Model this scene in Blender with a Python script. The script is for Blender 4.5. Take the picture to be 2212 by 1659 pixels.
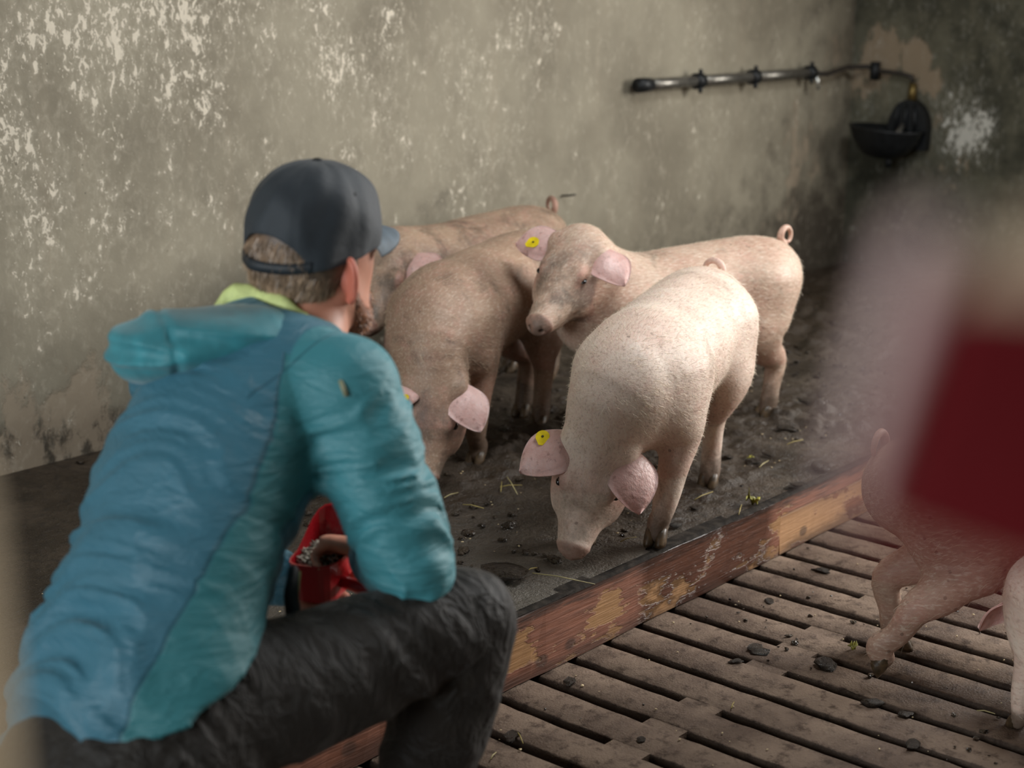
import bpy, bmesh, math, random
import numpy as np
from mathutils import Vector, Matrix

SC = bpy.context.scene
for _o in list(bpy.data.objects):
    bpy.data.objects.remove(_o)
R = math.radians
rng = np.random.default_rng(7)
random.seed(7)

# ------------------------------------------------------------------ camera
F_PX, CXP, CYP = 3342.0, 1106.0, 829.5            # photograph taken as 2212 x 1659
CAM_H, TILT, AZ = 1.40, R(14.3), R(41.4)
FW = np.array([math.cos(TILT) * math.cos(AZ), math.cos(TILT) * math.sin(AZ), -math.sin(TILT)])
RT = np.array([math.sin(AZ), -math.cos(AZ), 0.0])
UPV = np.cross(RT, FW)
CAM = np.array([0.0, 0.0, CAM_H])
cd = bpy.data.cameras.new('camera')
cam = bpy.data.objects.new('camera', cd)
SC.collection.objects.link(cam)
m = Matrix((RT, UPV, -FW)).transposed().to_4x4()
m.translation = Vector(CAM)
cam.matrix_world = m
cd.sensor_width = 36.0
cd.lens = 36.0 * F_PX / 2212.0
cd.clip_start = 0.02
cd.dof.use_dof = True
cd.dof.focus_distance = 3.25
cd.dof.aperture_fstop = 2.9
SC.camera = cam

# ------------------------------------------------------------------ view, world, daylight
SC.view_settings.view_transform = 'Standard'
SC.view_settings.look = 'None'
SC.view_settings.gamma = 1.0
SC.view_settings.use_curve_mapping = False
SC.view_settings.exposure = 0.0

SC.cycles.adaptive_threshold = 0.03
SC.cycles.max_bounces = 6
SC.cycles.diffuse_bounces = 3
SC.cycles.glossy_bounces = 3

w = bpy.data.worlds.new('world')
SC.world = w
w.use_nodes = True
w.node_tree.nodes['Background'].inputs[0].default_value = (0.75, 0.86, 1.0, 1)
w.node_tree.nodes['Background'].inputs[1].default_value = 1.0


def window_light(name, loc, aim, sx, sy, watts, col):
    """daylight coming in through a window opening of the room"""
    l = bpy.data.lights.new(name, 'AREA')
    l.shape = 'RECTANGLE'
    l.size, l.size_y = sx, sy
    l.energy = watts
    l.color = col
    o = bpy.data.objects.new(name, l)
    SC.collection.objects.link(o)
    o.location = loc
    o.rotation_euler = Vector(aim).to_track_quat('-Z', 'Y').to_euler()
    return o


# room shell: x along the long wall, y towards it
X0, X1, Y0, Y1, ZC = -2.6, 6.4, -3.6, 3.58, 3.0
PLAT = 0.16                                          # height of the raised lying area
BEAM_Y = 1.945                                       # face of the timber kerb
WIN = [                                              # wall, along-wall range, z range
    ('right', -1.3, 1.5, 1.0, 2.45),
    ('left', 0.2, 2.7, 1.1, 2.4),
    ('front', 2.2, 4.6, 1.2, 2.5),
]
window_light('daylight_door_side', (X1 - 0.05, 0.1, 1.72), (-1, 0.0, -0.14), 2.6, 1.35, 212, (1.0, 0.97, 0.93))
window_light('daylight_back_window', (X0 + 0.05, 1.45, 1.75), (1, 0, -0.1), 2.4, 1.25, 125, (0.90, 0.96, 1.0))
window_light('daylight_skylight', (3.6, 1.2, ZC - 0.06), (0, 0, -1), 1.6, 0.9, 66, (0.93, 0.97, 1.0))


# ------------------------------------------------------------------ helpers: pixels
def ray(x, y):
    d = FW * F_PX + RT * (x - CXP) + UPV * (CYP - y)
    return d / np.linalg.norm(d)


def pz(x, y, z):
    d = ray(x, y)
    return CAM + d * ((z - CAM_H) / d[2])


def py_(x, y, Y):
    d = ray(x, y)
    return CAM + d * (Y / d[1])


def px_(x, y, X):
    d = ray(x, y)
    return CAM + d * (X / d[0])


def pd(x, y, depth):
    d = ray(x, y)
    return CAM + d * (depth / (d @ FW))


# ------------------------------------------------------------------ helpers: objects
def link(o):
    SC.collection.objects.link(o)
    return o


def tag(o, label=None, cat=None, group=None, kind=None):
    if label:
        o['label'] = label
    if cat:
        o['category'] = cat
    if group:
        o['group'] = group
    if kind:
        o['kind'] = kind
    return o


def empty(name, loc, rz=0.0):
    o = bpy.data.objects.new(name, None)
    o.location = loc
    o.rotation_euler = (0, 0, rz)
    o.empty_display_size = 0.1
    return link(o)


def mesh(name, verts, faces, mat=None, parent=None, smooth=True, attrs=None):
    me = bpy.data.meshes.new(name)
    verts = np.asarray(verts, dtype=np.float64)
    if isinstance(faces, np.ndarray):
        n, k = faces.shape
        me.vertices.add(len(verts))
        me.vertices.foreach_set('co', verts.astype(np.float32).ravel())
        me.loops.add(n * k)
        me.loops.foreach_set('vertex_index', faces.astype(np.int32).ravel())
        me.polygons.add(n)
        me.polygons.foreach_set('loop_start', np.arange(0, n * k, k, dtype=np.int32))
        me.update(calc_edges=True)
        me.validate()
    else:
        me.from_pydata(verts.tolist(), [], faces)
    if smooth:
        me.shade_smooth()
    else:
        me.shade_flat()
    if attrs:
        for an, av in attrs.items():
            av = np.asarray(av, dtype=np.float32)
            if av.ndim == 1:
                a = me.attributes.new(an, 'FLOAT', 'POINT')
                a.data.foreach_set('value', av)
            else:
                a = me.attributes.new(an, 'FLOAT_COLOR', 'POINT')
                a.data.foreach_set('color', np.c_[av, np.ones(len(av))].astype(np.float32).ravel())
    if mat:
        me.materials.append(mat)
    o = link(bpy.data.objects.new(name, me))
    if parent:
        o.parent = parent
    return o


def bm_obj(name, bm, mat=None, parent=None, smooth=False):
    me = bpy.data.meshes.new(name)
    bm.normal_update()
    bm.to_mesh(me)
    bm.free()
    if smooth:
        me.shade_smooth()
    if mat:
        me.materials.append(mat)
    o = link(bpy.data.objects.new(name, me))
    if parent:
        o.parent = parent
    return o


def box_bm(x0, x1, y0, y1, z0, z1, bevel=0.0, seg=2, bm=None):
    own = bm is None
    bm = bm or bmesh.new()
    vs = [bm.verts.new(p) for p in ((x0, y0, z0), (x1, y0, z0), (x1, y1, z0), (x0, y1, z0),
                                    (x0, y0, z1), (x1, y0, z1), (x1, y1, z1), (x0, y1, z1))]
    fs = [bm.faces.new([vs[i] for i in f]) for f in
          ((3, 2, 1, 0), (4, 5, 6, 7), (0, 1, 5, 4), (1, 2, 6, 5), (2, 3, 7, 6), (3, 0, 4, 7))]
    if bevel > 0:
        es = list({e for f in fs for e in f.edges})
        bmesh.ops.bevel(bm, geom=es, offset=bevel, segments=seg, affect='EDGES', profile=0.5)
    return bm


def tube(points, radii, n=10, cap=True, up=(0, 0, 1)):
    """verts, faces of a tube through points"""
    P = [Vector(p) for p in points]
    vs, fs = [], []
    T = []
    for i in range(len(P)):
        a, b = P[max(i - 1, 0)], P[min(i + 1, len(P) - 1)]
        T.append((b - a).normalized())
    u = Vector(up)
    if abs(u.dot(T[0])) > 0.95:
        u = Vector((1, 0, 0))
    for i in range(len(P)):
        u = (u - T[i] * u.dot(T[i])).normalized()
        s = T[i].cross(u)
        for k in range(n):
            a = 2 * math.pi * k / n
            vs.append(P[i] + (u * math.cos(a) + s * math.sin(a)) * radii[i])
    for i in range(len(P) - 1):
        for k in range(n):
            fs.append((i * n + k, i * n + (k + 1) % n, (i + 1) * n + (k + 1) % n, (i + 1) * n + k))
    if cap:
        fs.append(tuple(range(n - 1, -1, -1)))
        fs.append(tuple(range((len(P) - 1) * n, len(P) * n)))
    return vs, fs


def lathe(profile, n=24, axis='z'):
    vs, fs = [], []
    for r, z in profile:
        for k in range(n):
            a = 2 * math.pi * k / n
            vs.append((r * math.cos(a), r * math.sin(a), z))
    for i in range(len(profile) - 1):
        for k in range(n):
            fs.append((i * n + k, i * n + (k + 1) % n, (i + 1) * n + (k + 1) % n, (i + 1) * n + k))
    fs.append(tuple(range(n - 1, -1, -1)))
    fs.append(tuple(range((len(profile) - 1) * n, len(profile) * n)))
    return vs, fs


# ------------------------------------------------------------------ helpers: numpy noise
_PERM = rng.permutation(256)
_VAL = rng.uniform(-1, 1, 256)


def noise(p):
    """value noise, p (N,3) -> (N,) in -1..1"""
    p = np.asarray(p, dtype=np.float64)
    i = np.floor(p).astype(np.int64)
    f = p - i
    f = f * f * f * (f * (f * 6 - 15) + 10)
    out = 0
    for dx in (0, 1):
        wx = f[:, 0] if dx else 1 - f[:, 0]
        hx = _PERM[(i[:, 0] + dx) & 255]
        for dy in (0, 1):
            wy = f[:, 1] if dy else 1 - f[:, 1]
            hy = _PERM[(hx + i[:, 1] + dy) & 255]
            for dz in (0, 1):
                wz = f[:, 2] if dz else 1 - f[:, 2]
                out = out + wx * wy * wz * _VAL[_PERM[(hy + i[:, 2] + dz) & 255]]
    return out


def fbm(p, oct=3):
    s, a, t = 0, 1.0, 0
    for k in range(oct):
        s = s + a * noise(p * (2 ** k) + 17.3 * k)
        t += a
        a *= 0.5
    return s / t


# ------------------------------------------------------------------ helpers: implicit surfaces
def unit(v):
    v = np.asarray(v, dtype=np.float64)
    return v / np.linalg.norm(v)


def smin(a, b, k):
    if k <= 0:
        return np.minimum(a, b)
    h = np.maximum(k - np.abs(a - b), 0) / k
    return np.minimum(a, b) - h * h * k * 0.25


class Chain:
    """a limb or trunk: elliptic stations (centre, half width a, half height b, up)"""

    def __init__(self, st, k=0.03, sub=4, up=(0, 0, 1)):
        c = np.array([s[0] for s in st], dtype=np.float64)
        a = np.array([s[1] for s in st], dtype=np.float64)
        b = np.array([(s[2] if len(s) > 2 and s[2] else s[1]) for s in st], dtype=np.float64)
        u = np.array([(s[3] if len(s) > 3 else up) for s in st], dtype=np.float64)
        M = np.c_[c, a, b, u]
        if sub > 1 and len(st) > 2:
            P = np.vstack([2 * M[0] - M[1], M, 2 * M[-1] - M[-2]])
            out = []
            for i in range(1, len(P) - 2):
                for t in np.linspace(0, 1, sub, endpoint=False):
                    p0, p1, p2, p3 = P[i - 1], P[i], P[i + 1], P[i + 2]
                    out.append(0.5 * (2 * p1 + (p2 - p0) * t + (2 * p0 - 5 * p1 + 4 * p2 - p3) * t * t
                                      + (3 * p1 - p0 - 3 * p2 + p3) * t ** 3))
            out.append(M[-1])
            M = np.array(out)
        self.M, self.k = M, k
        r = np.maximum(M[:, 3], M[:, 4])[:, None]
        self.lo = (M[:, :3] - r).min(0)
        self.hi = (M[:, :3] + r).max(0)

    def ev(self, p):
        M = self.M
        best = None
        for i in range(len(M) - 1):
            c0, c1 = M[i, :3], M[i + 1, :3]
            d = c1 - c0
            L2 = d @ d
            if L2 < 1e-12:
                continue
            q = p - c0
            t = np.clip(q @ d / L2, 0, 1)
            ax = d / math.sqrt(L2)
            u = M[i, 5:8] + M[i + 1, 5:8]
            s = np.cross(u, ax)
            ls = np.linalg.norm(s)
            s = s / ls if ls > 1e-6 else unit(np.cross((1.0, 0.13, 0.0), ax))
            v = np.cross(ax, s)
            q = q - t[:, None] * d
            a = M[i, 3] + t * (M[i + 1, 3] - M[i, 3])
            b = M[i, 4] + t * (M[i + 1, 4] - M[i, 4])
            mm = np.minimum(a, b)
            f = (np.sqrt((q @ s / a) ** 2 + (q @ v / b) ** 2 + (q @ ax / mm) ** 2) - 1) * mm
            best = f if best is None else np.minimum(best, f)
        return best


class Ell:
    """ellipsoid with its own axes"""

    def __init__(self, c, r, axes=None, k=0.03):
        self.c = np.asarray(c, dtype=np.float64)
        self.r = np.asarray(r, dtype=np.float64)
        self.A = np.eye(3) if axes is None else np.array([unit(x) for x in axes])
        self.k = k
        m = self.r.max()
        self.lo, self.hi = self.c - m, self.c + m

    def ev(self, p):
        q = (p - self.c) @ self.A.T
        k0 = np.linalg.norm(q / self.r, axis=1)
        k1 = np.linalg.norm(q / (self.r ** 2), axis=1)
        return np.where(k1 > 1e-9, k0 * (k0 - 1) / np.maximum(k1, 1e-9), -self.r.min())


def field(prims, cuts=(), mod=None, pad=0.07):
    def f(p):
        d = np.full(len(p), 0.3)
        for pr in prims:
            mk = np.all((p > pr.lo - pad) & (p < pr.hi + pad), axis=1)
            if mk.any():
                d[mk] = smin(d[mk], pr.ev(p[mk]), pr.k)
        for pr in cuts:
            mk = np.all((p > pr.lo - pad) & (p < pr.hi + pad), axis=1)
            if mk.any():
                d[mk] = -smin(-d[mk], pr.ev(p[mk]), pr.k)
        if mod is not None:
            mk = np.abs(d) < 0.05
            if mk.any():
                d[mk] = mod(p[mk], d[mk])
        return d
    f.lo = np.min([p.lo for p in prims], axis=0)
    f.hi = np.max([p.hi for p in prims], axis=0)
    return f


def iso(f, h, lo=None, hi=None, newton=1, lvl=4):
    """surface nets of f=0 with a coarse-to-fine evaluation; returns verts, quads"""
    lo = (f.lo if lo is None else np.asarray(lo)) - 3 * h
    hi = (f.hi if hi is None else np.asarray(hi)) + 3 * h
    H = h * lvl
    nc = np.ceil((hi - lo) / H).astype(int) + 2
    g = [lo[a] + H * (np.arange(nc[a])) + H / 2 - h / 2 for a in range(3)]
    G = np.stack(np.meshgrid(*g, indexing='ij'), -1).reshape(-1, 3)
    fc = f(G).reshape(nc)
    near = np.abs(fc) < H * 1.9
    fine = np.repeat(np.repeat(np.repeat(fc, lvl, 0), lvl, 1), lvl, 2)
    nf = np.repeat(np.repeat(np.repeat(near, lvl, 0), lvl, 1), lvl, 2)
    idx = np.argwhere(nf)
    fine[nf] = f(lo + idx * h)
    S = fine < 0
    n = np.array(fine.shape)
    acc = np.zeros(tuple(n - 1) + (3,))
    cnt = np.zeros(tuple(n - 1))
    corners = [(i, j, k) for i in (0, 1) for j in (0, 1) for k in (0, 1)]

    def sl(c):
        return tuple(slice(c[a], n[a] - 1 + c[a]) for a in range(3))
    tot = sum(S[sl(c)].astype(np.int8) for c in corners)
    act = (tot > 0) & (tot < 8)
    ci = np.argwhere(act)
    vid = -np.ones(tuple(n - 1), dtype=np.int64)
    vid[act] = np.arange(len(ci))
    vals = {c: fine[ci[:, 0] + c[0], ci[:, 1] + c[1], ci[:, 2] + c[2]] for c in corners}
    pos = np.zeros((len(ci), 3))
    num = np.zeros(len(ci))
    for c in corners:
        for a in range(3):
            if c[a] == 0:
                e = list(c)
                e[a] = 1
                e = tuple(e)
                v0, v1 = vals[c], vals[e]
                cr = (v0 < 0) != (v1 < 0)
                t = np.where(cr, v0 / np.where(cr, v0 - v1, 1), 0)
                pt = np.tile(np.array(c, dtype=float), (len(ci), 1))
                pt[:, a] += t
                pos[cr] += pt[cr]
                num[cr] += 1
    V = lo + (ci + pos / num[:, None]) * h
    Q = []
    for a in range(3):
        b, c = (a + 1) % 3, (a + 2) % 3
        s0 = [slice(0, n[0]), slice(0, n[1]), slice(0, n[2])]
        s1 = list(s0)
        s0[a] = slice(0, n[a] - 1)
        s1[a] = slice(1, n[a])
        A, B = S[tuple(s0)], S[tuple(s1)]
        e = np.argwhere(A != B)
        ok = (e[:, b] > 0) & (e[:, c] > 0) & (e[:, b] < n[b] - 1) & (e[:, c] < n[c] - 1)
        e = e[ok]
        q = []
        for db, dc in ((1, 1), (0, 1), (0, 0), (1, 0)):
            x = e.copy()
            x[:, b] -= db
            x[:, c] -= dc
            q.append(vid[x[:, 0], x[:, 1], x[:, 2]])
        q = np.stack(q, 1)
        flip = ~A[e[:, 0], e[:, 1], e[:, 2]]
        q[flip] = q[flip][:, ::-1]
        Q.append(q)
    Q = np.vstack(Q)
    Q = Q[(Q >= 0).all(1)]
    for _ in range(newton):
        e = h * 0.5
        f0 = f(V)
        gr = np.stack([f(V + np.eye(3)[a] * e) - f0 for a in range(3)], 1) / e
        g2 = (gr ** 2).sum(1)
        st = np.clip(f0 / np.maximum(g2, 0.15), -h, h)
        V = V - gr * st[:, None] * 0.8
    return V, Q


def normals(V, Q):
    a, b, c, d = (V[Q[:, k]] for k in range(4))
    fn = np.cross(c - a, d - b)
    N = np.zeros_like(V)
    for k in range(4):
        np.add.at(N, Q[:, k], fn)
    return N / np.maximum(np.linalg.norm(N, axis=1), 1e-12)[:, None]


def sample_surface(V, Q, n, weight=None):
    a, b, c, d = (V[Q[:, k]] for k in range(4))
    ar = np.linalg.norm(np.cross(c - a, d - b), axis=1) * 0.5
    if weight is not None:
        ar = ar * weight[Q].mean(1)
    f = rng.choice(len(Q), n, p=ar / ar.sum())
    u, v = rng.random(n), rng.random(n)
    P = (a[f] * ((1 - u) * (1 - v))[:, None] + b[f] * (u * (1 - v))[:, None]
         + c[f] * (u * v)[:, None] + d[f] * ((1 - u) * v)[:, None])
    return P, f


def strands(P, D, Nrm, length, width, droop=0.0, seg=2):
    """thin hair slivers: P roots, D directions, each a tapering ribbon"""
    n = len(P)
    D = D / np.linalg.norm(D, axis=1)[:, None]
    S = np.cross(D, Nrm)
    S = S / np.maximum(np.linalg.norm(S, axis=1), 1e-9)[:, None]
    tw = rng.uniform(-0.7, 0.7, n)[:, None]
    S = S * np.cos(tw) + Nrm * np.sin(tw)
    Lh = (length * rng.uniform(0.6, 1.25, n))[:, None]
    W = (width * rng.uniform(0.7, 1.2, n))[:, None]
    bend = rng.normal(0, 0.12, (n, 3))
    V = np.concatenate([P - S * W * 0.5, P + S * W * 0.5,
                        P + D * Lh * 0.55 + bend * Lh * 0.3 + S * W * 0.4, P + D * Lh * 0.55 + bend * Lh * 0.3 - S * W * 0.4,
                        P + D * Lh + bend * Lh - np.array([0, 0, 1]) * droop * Lh], 0)
    i = np.arange(n)
    q = np.stack([i, i + n, i + 2 * n, i + 3 * n], 1)
    t = np.stack([i + 3 * n, i + 2 * n, i + 4 * n], 1)
    T = np.vstack([q[:, [0, 1, 2]], q[:, [0, 2, 3]], t])
    return V, T


# ------------------------------------------------------------------ helpers: materials
def S(hexa):
    c = [int(hexa[i:i + 2], 16) / 255 for i in (0, 2, 4)]
    return tuple([(x / 12.92 if x <= 0.04045 else ((x + 0.055) / 1.055) ** 2.4) for x in c] + [1.0])


class Mat:
    def __init__(self, name):
        self.m = bpy.data.materials.new(name)
        self.m.use_nodes = True
        self.t = self.m.node_tree
        self.b = self.t.nodes['Principled BSDF']
        self.x = 0

    def n(self, typ, ins=None, **props):
        nd = self.t.nodes.new(typ)
        for k, v in props.items():
            setattr(nd, k, v)
        for k, v in (ins or {}).items():
            self.put(nd.inputs[k], v)
        return nd

    def put(self, sock, v):
        if isinstance(v, bpy.types.NodeSocket):
            self.t.links.new(v, sock)
        elif v is not None:
            sock.default_value = v

    def set(self, **kw):
        for k, v in kw.items():
            self.put(self.b.inputs[k.replace('_', ' ')], v)
        return self

    def obj(self):
        return self.n('ShaderNodeTexCoord').outputs['Object']

    def pos(self):
        return self.n('ShaderNodeNewGeometry').outputs['Position']

    def attr(self, name, out='Fac'):
        return self.n('ShaderNodeAttribute', attribute_name=name).outputs[out]

    def map(self, vec, scale=(1, 1, 1), rot=(0, 0, 0), loc=(0, 0, 0)):
        return self.n('ShaderNodeMapping', {0: vec, 1: loc, 2: rot, 3: scale}).outputs[0]

    def noise(self, vec, scale, detail=4, rough=0.55, dist=0.0):
        return self.n('ShaderNodeTexNoise', {'Vector': vec, 'Scale': scale, 'Detail': detail, 'Roughness': rough,
                                             'Distortion': dist}).outputs[0]

    def voro(self, vec, scale, feature='F1'):
        return self.n('ShaderNodeTexVoronoi', {'Vector': vec, 'Scale': scale}, feature=feature).outputs['Distance']

    def ramp(self, fac, *stops, mode='LINEAR'):
        nd = self.n('ShaderNodeValToRGB', {0: fac})
        cr = nd.color_ramp
        cr.interpolation = mode
        while len(cr.elements) < len(stops):
            cr.elements.new(0.5)
        for e, (p, c) in zip(cr.elements, stops):
            e.position = p
            e.color = c if not isinstance(c, (int, float)) else (c, c, c, 1)
        return nd.outputs[0]

    def step(self, v, a, b, to0=0.0, to1=1.0):
        return self.n('ShaderNodeMapRange', {0: v, 1: a, 2: b, 3: to0, 4: to1}, interpolation_type='SMOOTHSTEP').outputs[0]

    def math(self, op, a, b=None, c=None):
        nd = self.n('ShaderNodeMath', operation=op)
        for i, v in enumerate((a, b, c)):
            if v is not None:
                self.put(nd.inputs[i], v)
        return nd.outputs[0]

    def mix(self, fac, a, b, mode='MIX'):
        nd = self.n('ShaderNodeMix', data_type='RGBA', blend_type=mode)
        self.put(nd.inputs[0], fac)
        self.put(nd.inputs[6], a)
        self.put(nd.inputs[7], b)
        return nd.outputs[2]

    def bump(self, h, strength=0.5, dist=0.01, normal=None):
        nd = self.n('ShaderNodeBump', {'Strength': strength, 'Distance': dist, 'Height': h})
        if normal is not None:
            self.put(nd.inputs['Normal'], normal)
        return nd.outputs[0]


def simple(name, col, rough=0.6, metal=0.0, bump=None, scale=40, amt=0.15, spec=0.5):
    M = Mat(name)
    o = M.obj()
    nz = M.noise(o, scale, 4)
    c = M.mix(M.step(nz, 0.35, 0.7), tuple(x * (1 - amt) for x in col[:3]) + (1,), tuple(min(1, x * (1 + amt)) for x in col[:3]) + (1,))
    M.set(Base_Color=c, Roughness=rough, Metallic=metal)
    M.b.inputs['Specular IOR Level'].default_value = spec
    if bump:
        M.set(Normal=M.bump(nz, bump, 0.004))
    return M.m


# ================================================================== the setting
def wall_mat(name, base, base2, flake, bare, dark):
    M = Mat(name)
    p = M.pos()
    col = M.n('ShaderNodeAttribute', attribute_name='wear').outputs['Color']
    sep = M.n('ShaderNodeSeparateColor', {0: col})
    fl, dp, br = sep.outputs[0], sep.outputs[1], sep.outputs[2]
    tall = M.map(p, (1, 1, 0.62))
    big = M.noise(p, 1.7, 6, 0.6)
    mid = M.noise(M.map(p, (1, 1, 0.6)), 6, 5, 0.6)
    c = M.mix(M.step(big, 0.35, 0.68), base, base2)
    c = M.mix(M.math('MULTIPLY', M.step(mid, 0.45, 0.75), 0.35), c, tuple(x * 0.72 for x in base2[:3]) + (1,))
    streak = M.noise(M.map(p, (1, 1, 0.07)), 16, 4, 0.6)
    c = M.mix(M.math('MULTIPLY', M.step(streak, 0.5, 0.8), 0.14), c, bare)
    # damp and dirt
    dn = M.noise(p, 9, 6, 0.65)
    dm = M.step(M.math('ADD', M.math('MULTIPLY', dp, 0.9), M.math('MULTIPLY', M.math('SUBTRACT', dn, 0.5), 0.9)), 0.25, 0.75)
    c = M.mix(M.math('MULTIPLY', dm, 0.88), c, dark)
    # bare render showing
    bn = M.noise(M.map(p, (1, 1, 0.55)), 11, 7, 0.68)
    bm_ = M.step(M.math('ADD', M.math('MULTIPLY', br, 0.8), M.math('MULTIPLY', M.math('SUBTRACT', bn, 0.5), 1.1)), 0.38, 0.52)
    c = M.mix(M.math('MULTIPLY', bm_, 0.75), c, M.mix(mid, bare, tuple(x * 0.75 for x in bare[:3]) + (1,)))
    # flaking lime wash: small sharp chips, clustered
    f1 = M.noise(tall, 46, 4, 0.62, 0.5)
    f2 = M.noise(tall, 9, 3, 0.6)
    f3 = M.noise(p, 3.0, 2, 0.5)
    dens = M.math('ADD', M.math('MULTIPLY', fl, 0.20), M.math('MULTIPLY', M.math('SUBTRACT', f2, 0.5), 0.42))
    dens = M.math('ADD', dens, M.math('MULTIPLY', M.math('SUBTRACT', f3, 0.5), 0.15))
    sm = M.step(M.math('ADD', f1, dens), 0.742, 0.765)
    f4 = M.noise(tall, 120, 2, 0.6, 0.3)
    s2 = M.step(M.math('ADD', f4, M.math('MULTIPLY', dens, 0.95)), 0.755, 0.80)
    s2 = M.math('MULTIPLY', s2, 0.75)
    chips = M.math('MAXIMUM', sm, s2)
    haze = M.math('MULTIPLY', M.step(M.math('ADD', f1, dens), 0.52, 0.85), 0.22)
    c = M.mix(haze, c, flake)
    fc = M.mix(M.noise(p, 60, 2), flake, tuple(x * 0.8 for x in flake[:3]) + (1,))
    c = M.mix(M.math('MULTIPLY', chips, 0.9), c, fc)
    pits = M.step(M.voro(p, 16), 0.028, 0.045, 1, 0)
    c = M.mix(M.math('MULTIPLY', pits, 0.6), c, dark)
    fine = M.noise(p, 140, 4, 0.7)
    h = M.math('ADD', M.math('MULTIPLY', fine, 0.12), M.math('MULTIPLY', big, 1.4))
    h = M.math('ADD', h, M.math('MULTIPLY', mid, 0.35))
    h = M.math('SUBTRACT', h, M.math('MULTIPLY', chips, 0.16))
    h = M.math('SUBTRACT', h, M.math('MULTIPLY', bm_, 0.3))
    M.set(Base_Color=c, Roughness=M.step(fine, 0.2, 0.8, 0.62, 0.9), Normal=M.bump(h, 0.7, 0.012))
    M.b.inputs['Specular IOR Level'].default_value = 0.3
    return M.m


def grid_wall(name, fixed, val, u0, u1, z0, z1, cell, mat, hole=None, attr=None, out=1, th=0.22):
    us = np.linspace(u0, u1, max(2, int(round((u1 - u0) / cell)) + 1))
    zs = np.linspace(z0, z1, max(2, int(round((z1 - z0) / cell)) + 1))
    if hole:
        for arr, vals in ((us, hole[:2]), (zs, hole[2:])):
            for v in vals:
                arr[np.argmin(np.abs(arr - v))] = v
    U, Z = np.meshgrid(us, zs, indexing='ij')
    V = np.zeros((U.size, 3))
    V[:, 0 if fixed == 'y' else 1] = U.ravel()
    V[:, 1 if fixed == 'y' else 0] = val
    V[:, 2] = Z.ravel()
    n, k = len(us), len(zs)
    fs = []
    for i in range(n - 1):
        for j in range(k - 1):
            if hole:
                cu, cz = (us[i] + us[i + 1]) / 2, (zs[j] + zs[j + 1]) / 2
                if hole[0] < cu < hole[1] and hole[2] < cz < hole[3]:
                    continue
            f = (i * k + j, (i + 1) * k + j, (i + 1) * k + j + 1, i * k + j + 1)
            fs.append(f if out > 0 else f[::-1])
    o = mesh(name, V, fs, mat, smooth=False, attrs={'wear': attr(V) if attr else np.zeros((len(V), 3))})
    md = o.modifiers.new('thick', 'SOLIDIFY')
    md.thickness = th
    md.offset = -1.0
    tag(o, kind='structure')
    return o


def blobs(V, lst, proj):
    out = np.zeros(len(V))
    for x, y, r, amp in lst:
        c = proj(x, y)
        d = np.linalg.norm((V - c) * np.array([1, 1, 0.8]), axis=1)
        out = np.maximum(out, amp * np.exp(-(d / r) ** 2)) if amp > 0 else out + amp * np.exp(-(d / r) ** 2)
    return out


def back_attr(V):
    pr = lambda x, y: py_(x, y, Y1)
    fl = blobs(V, [(30, 330, 0.20, 1.0), (90, 460, 0.14, 0.95), (10, 130, 0.16, 0.9), (250, 70, 0.30, 1.0), (430, 60, 0.22, 0.85),
                   (420, 210, 0.22, 0.8), (350, 170, 0.15, 0.9), (730, 150, 0.12, 0.85), (740, 345, 0.07, 0.95), (640, 20, 0.25, 0.65),
                   (990, 230, 0.11, 1.0), (1050, 200, 0.12, 0.75), (1130, 60, 0.20, 0.7), (1030, 330, 0.12, 0.65), (460, 430, 0.22, 0.55),
                   (230, 430, 0.25, 0.55), (100, 540, 0.2, 0.6), (610, 390, 0.14, 0.5), (870, 320, 0.15, 0.55), (1100, 300, 0.2, 0.5),
                   (1000, 430, 0.13, 0.6), (1520, 60, 0.25, 0.35), (1530, 230, 0.15, 0.4), (1400, 280, 0.12, 0.4), (850, 60, 0.3, 0.5),
                   (60, 640, 0.3, 0.3), (330, 620, 0.3, 0.25)], pr)
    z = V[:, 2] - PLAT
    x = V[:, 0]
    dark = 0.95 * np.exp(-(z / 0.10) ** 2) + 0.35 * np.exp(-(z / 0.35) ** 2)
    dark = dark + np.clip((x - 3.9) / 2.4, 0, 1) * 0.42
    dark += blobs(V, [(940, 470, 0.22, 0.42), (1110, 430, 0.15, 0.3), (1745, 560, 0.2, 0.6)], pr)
    bare = blobs(V, [(150, 910, 0.22, 0.75), (60, 980, 0.2, 0.7), (130, 800, 0.10, 0.6), (1730, 330, 0.28, 0.62), (1700, 430, 0.3, 0.55),
                     (1760, 250, 0.25, 0.5), (1800, 150, 0.25, 0.55), (1500, 240, 0.14, 0.35), (1660, 500, 0.3, 0.4)], pr)
    return np.c_[fl, np.clip(dark, 0, 1), bare]


def right_attr(V):
    pr = lambda x, y: px_(x, y, X1)
    fl = blobs(V, [(2110, 275, 0.09, 2.0), (2080, 300, 0.07, 1.6), (2060, 250, 0.07, 0.9)], pr)
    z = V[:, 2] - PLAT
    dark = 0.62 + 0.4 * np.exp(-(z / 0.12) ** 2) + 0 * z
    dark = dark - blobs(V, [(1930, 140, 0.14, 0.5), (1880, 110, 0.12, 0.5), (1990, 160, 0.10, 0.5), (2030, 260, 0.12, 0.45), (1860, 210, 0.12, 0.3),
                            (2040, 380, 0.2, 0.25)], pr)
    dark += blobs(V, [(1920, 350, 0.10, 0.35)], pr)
    bare = blobs(V, [(1900, 120, 0.13, 1.0), (1980, 130, 0.09, 1.0), (2010, 180, 0.07, 1.0), (2030, 260, 0.10, 0.7), (1850, 180, 0.10, 0.6),
                     (2060, 370, 0.14, 0.5)], pr)
    return np.c_[fl, np.clip(dark, 0, 1), bare]


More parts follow.
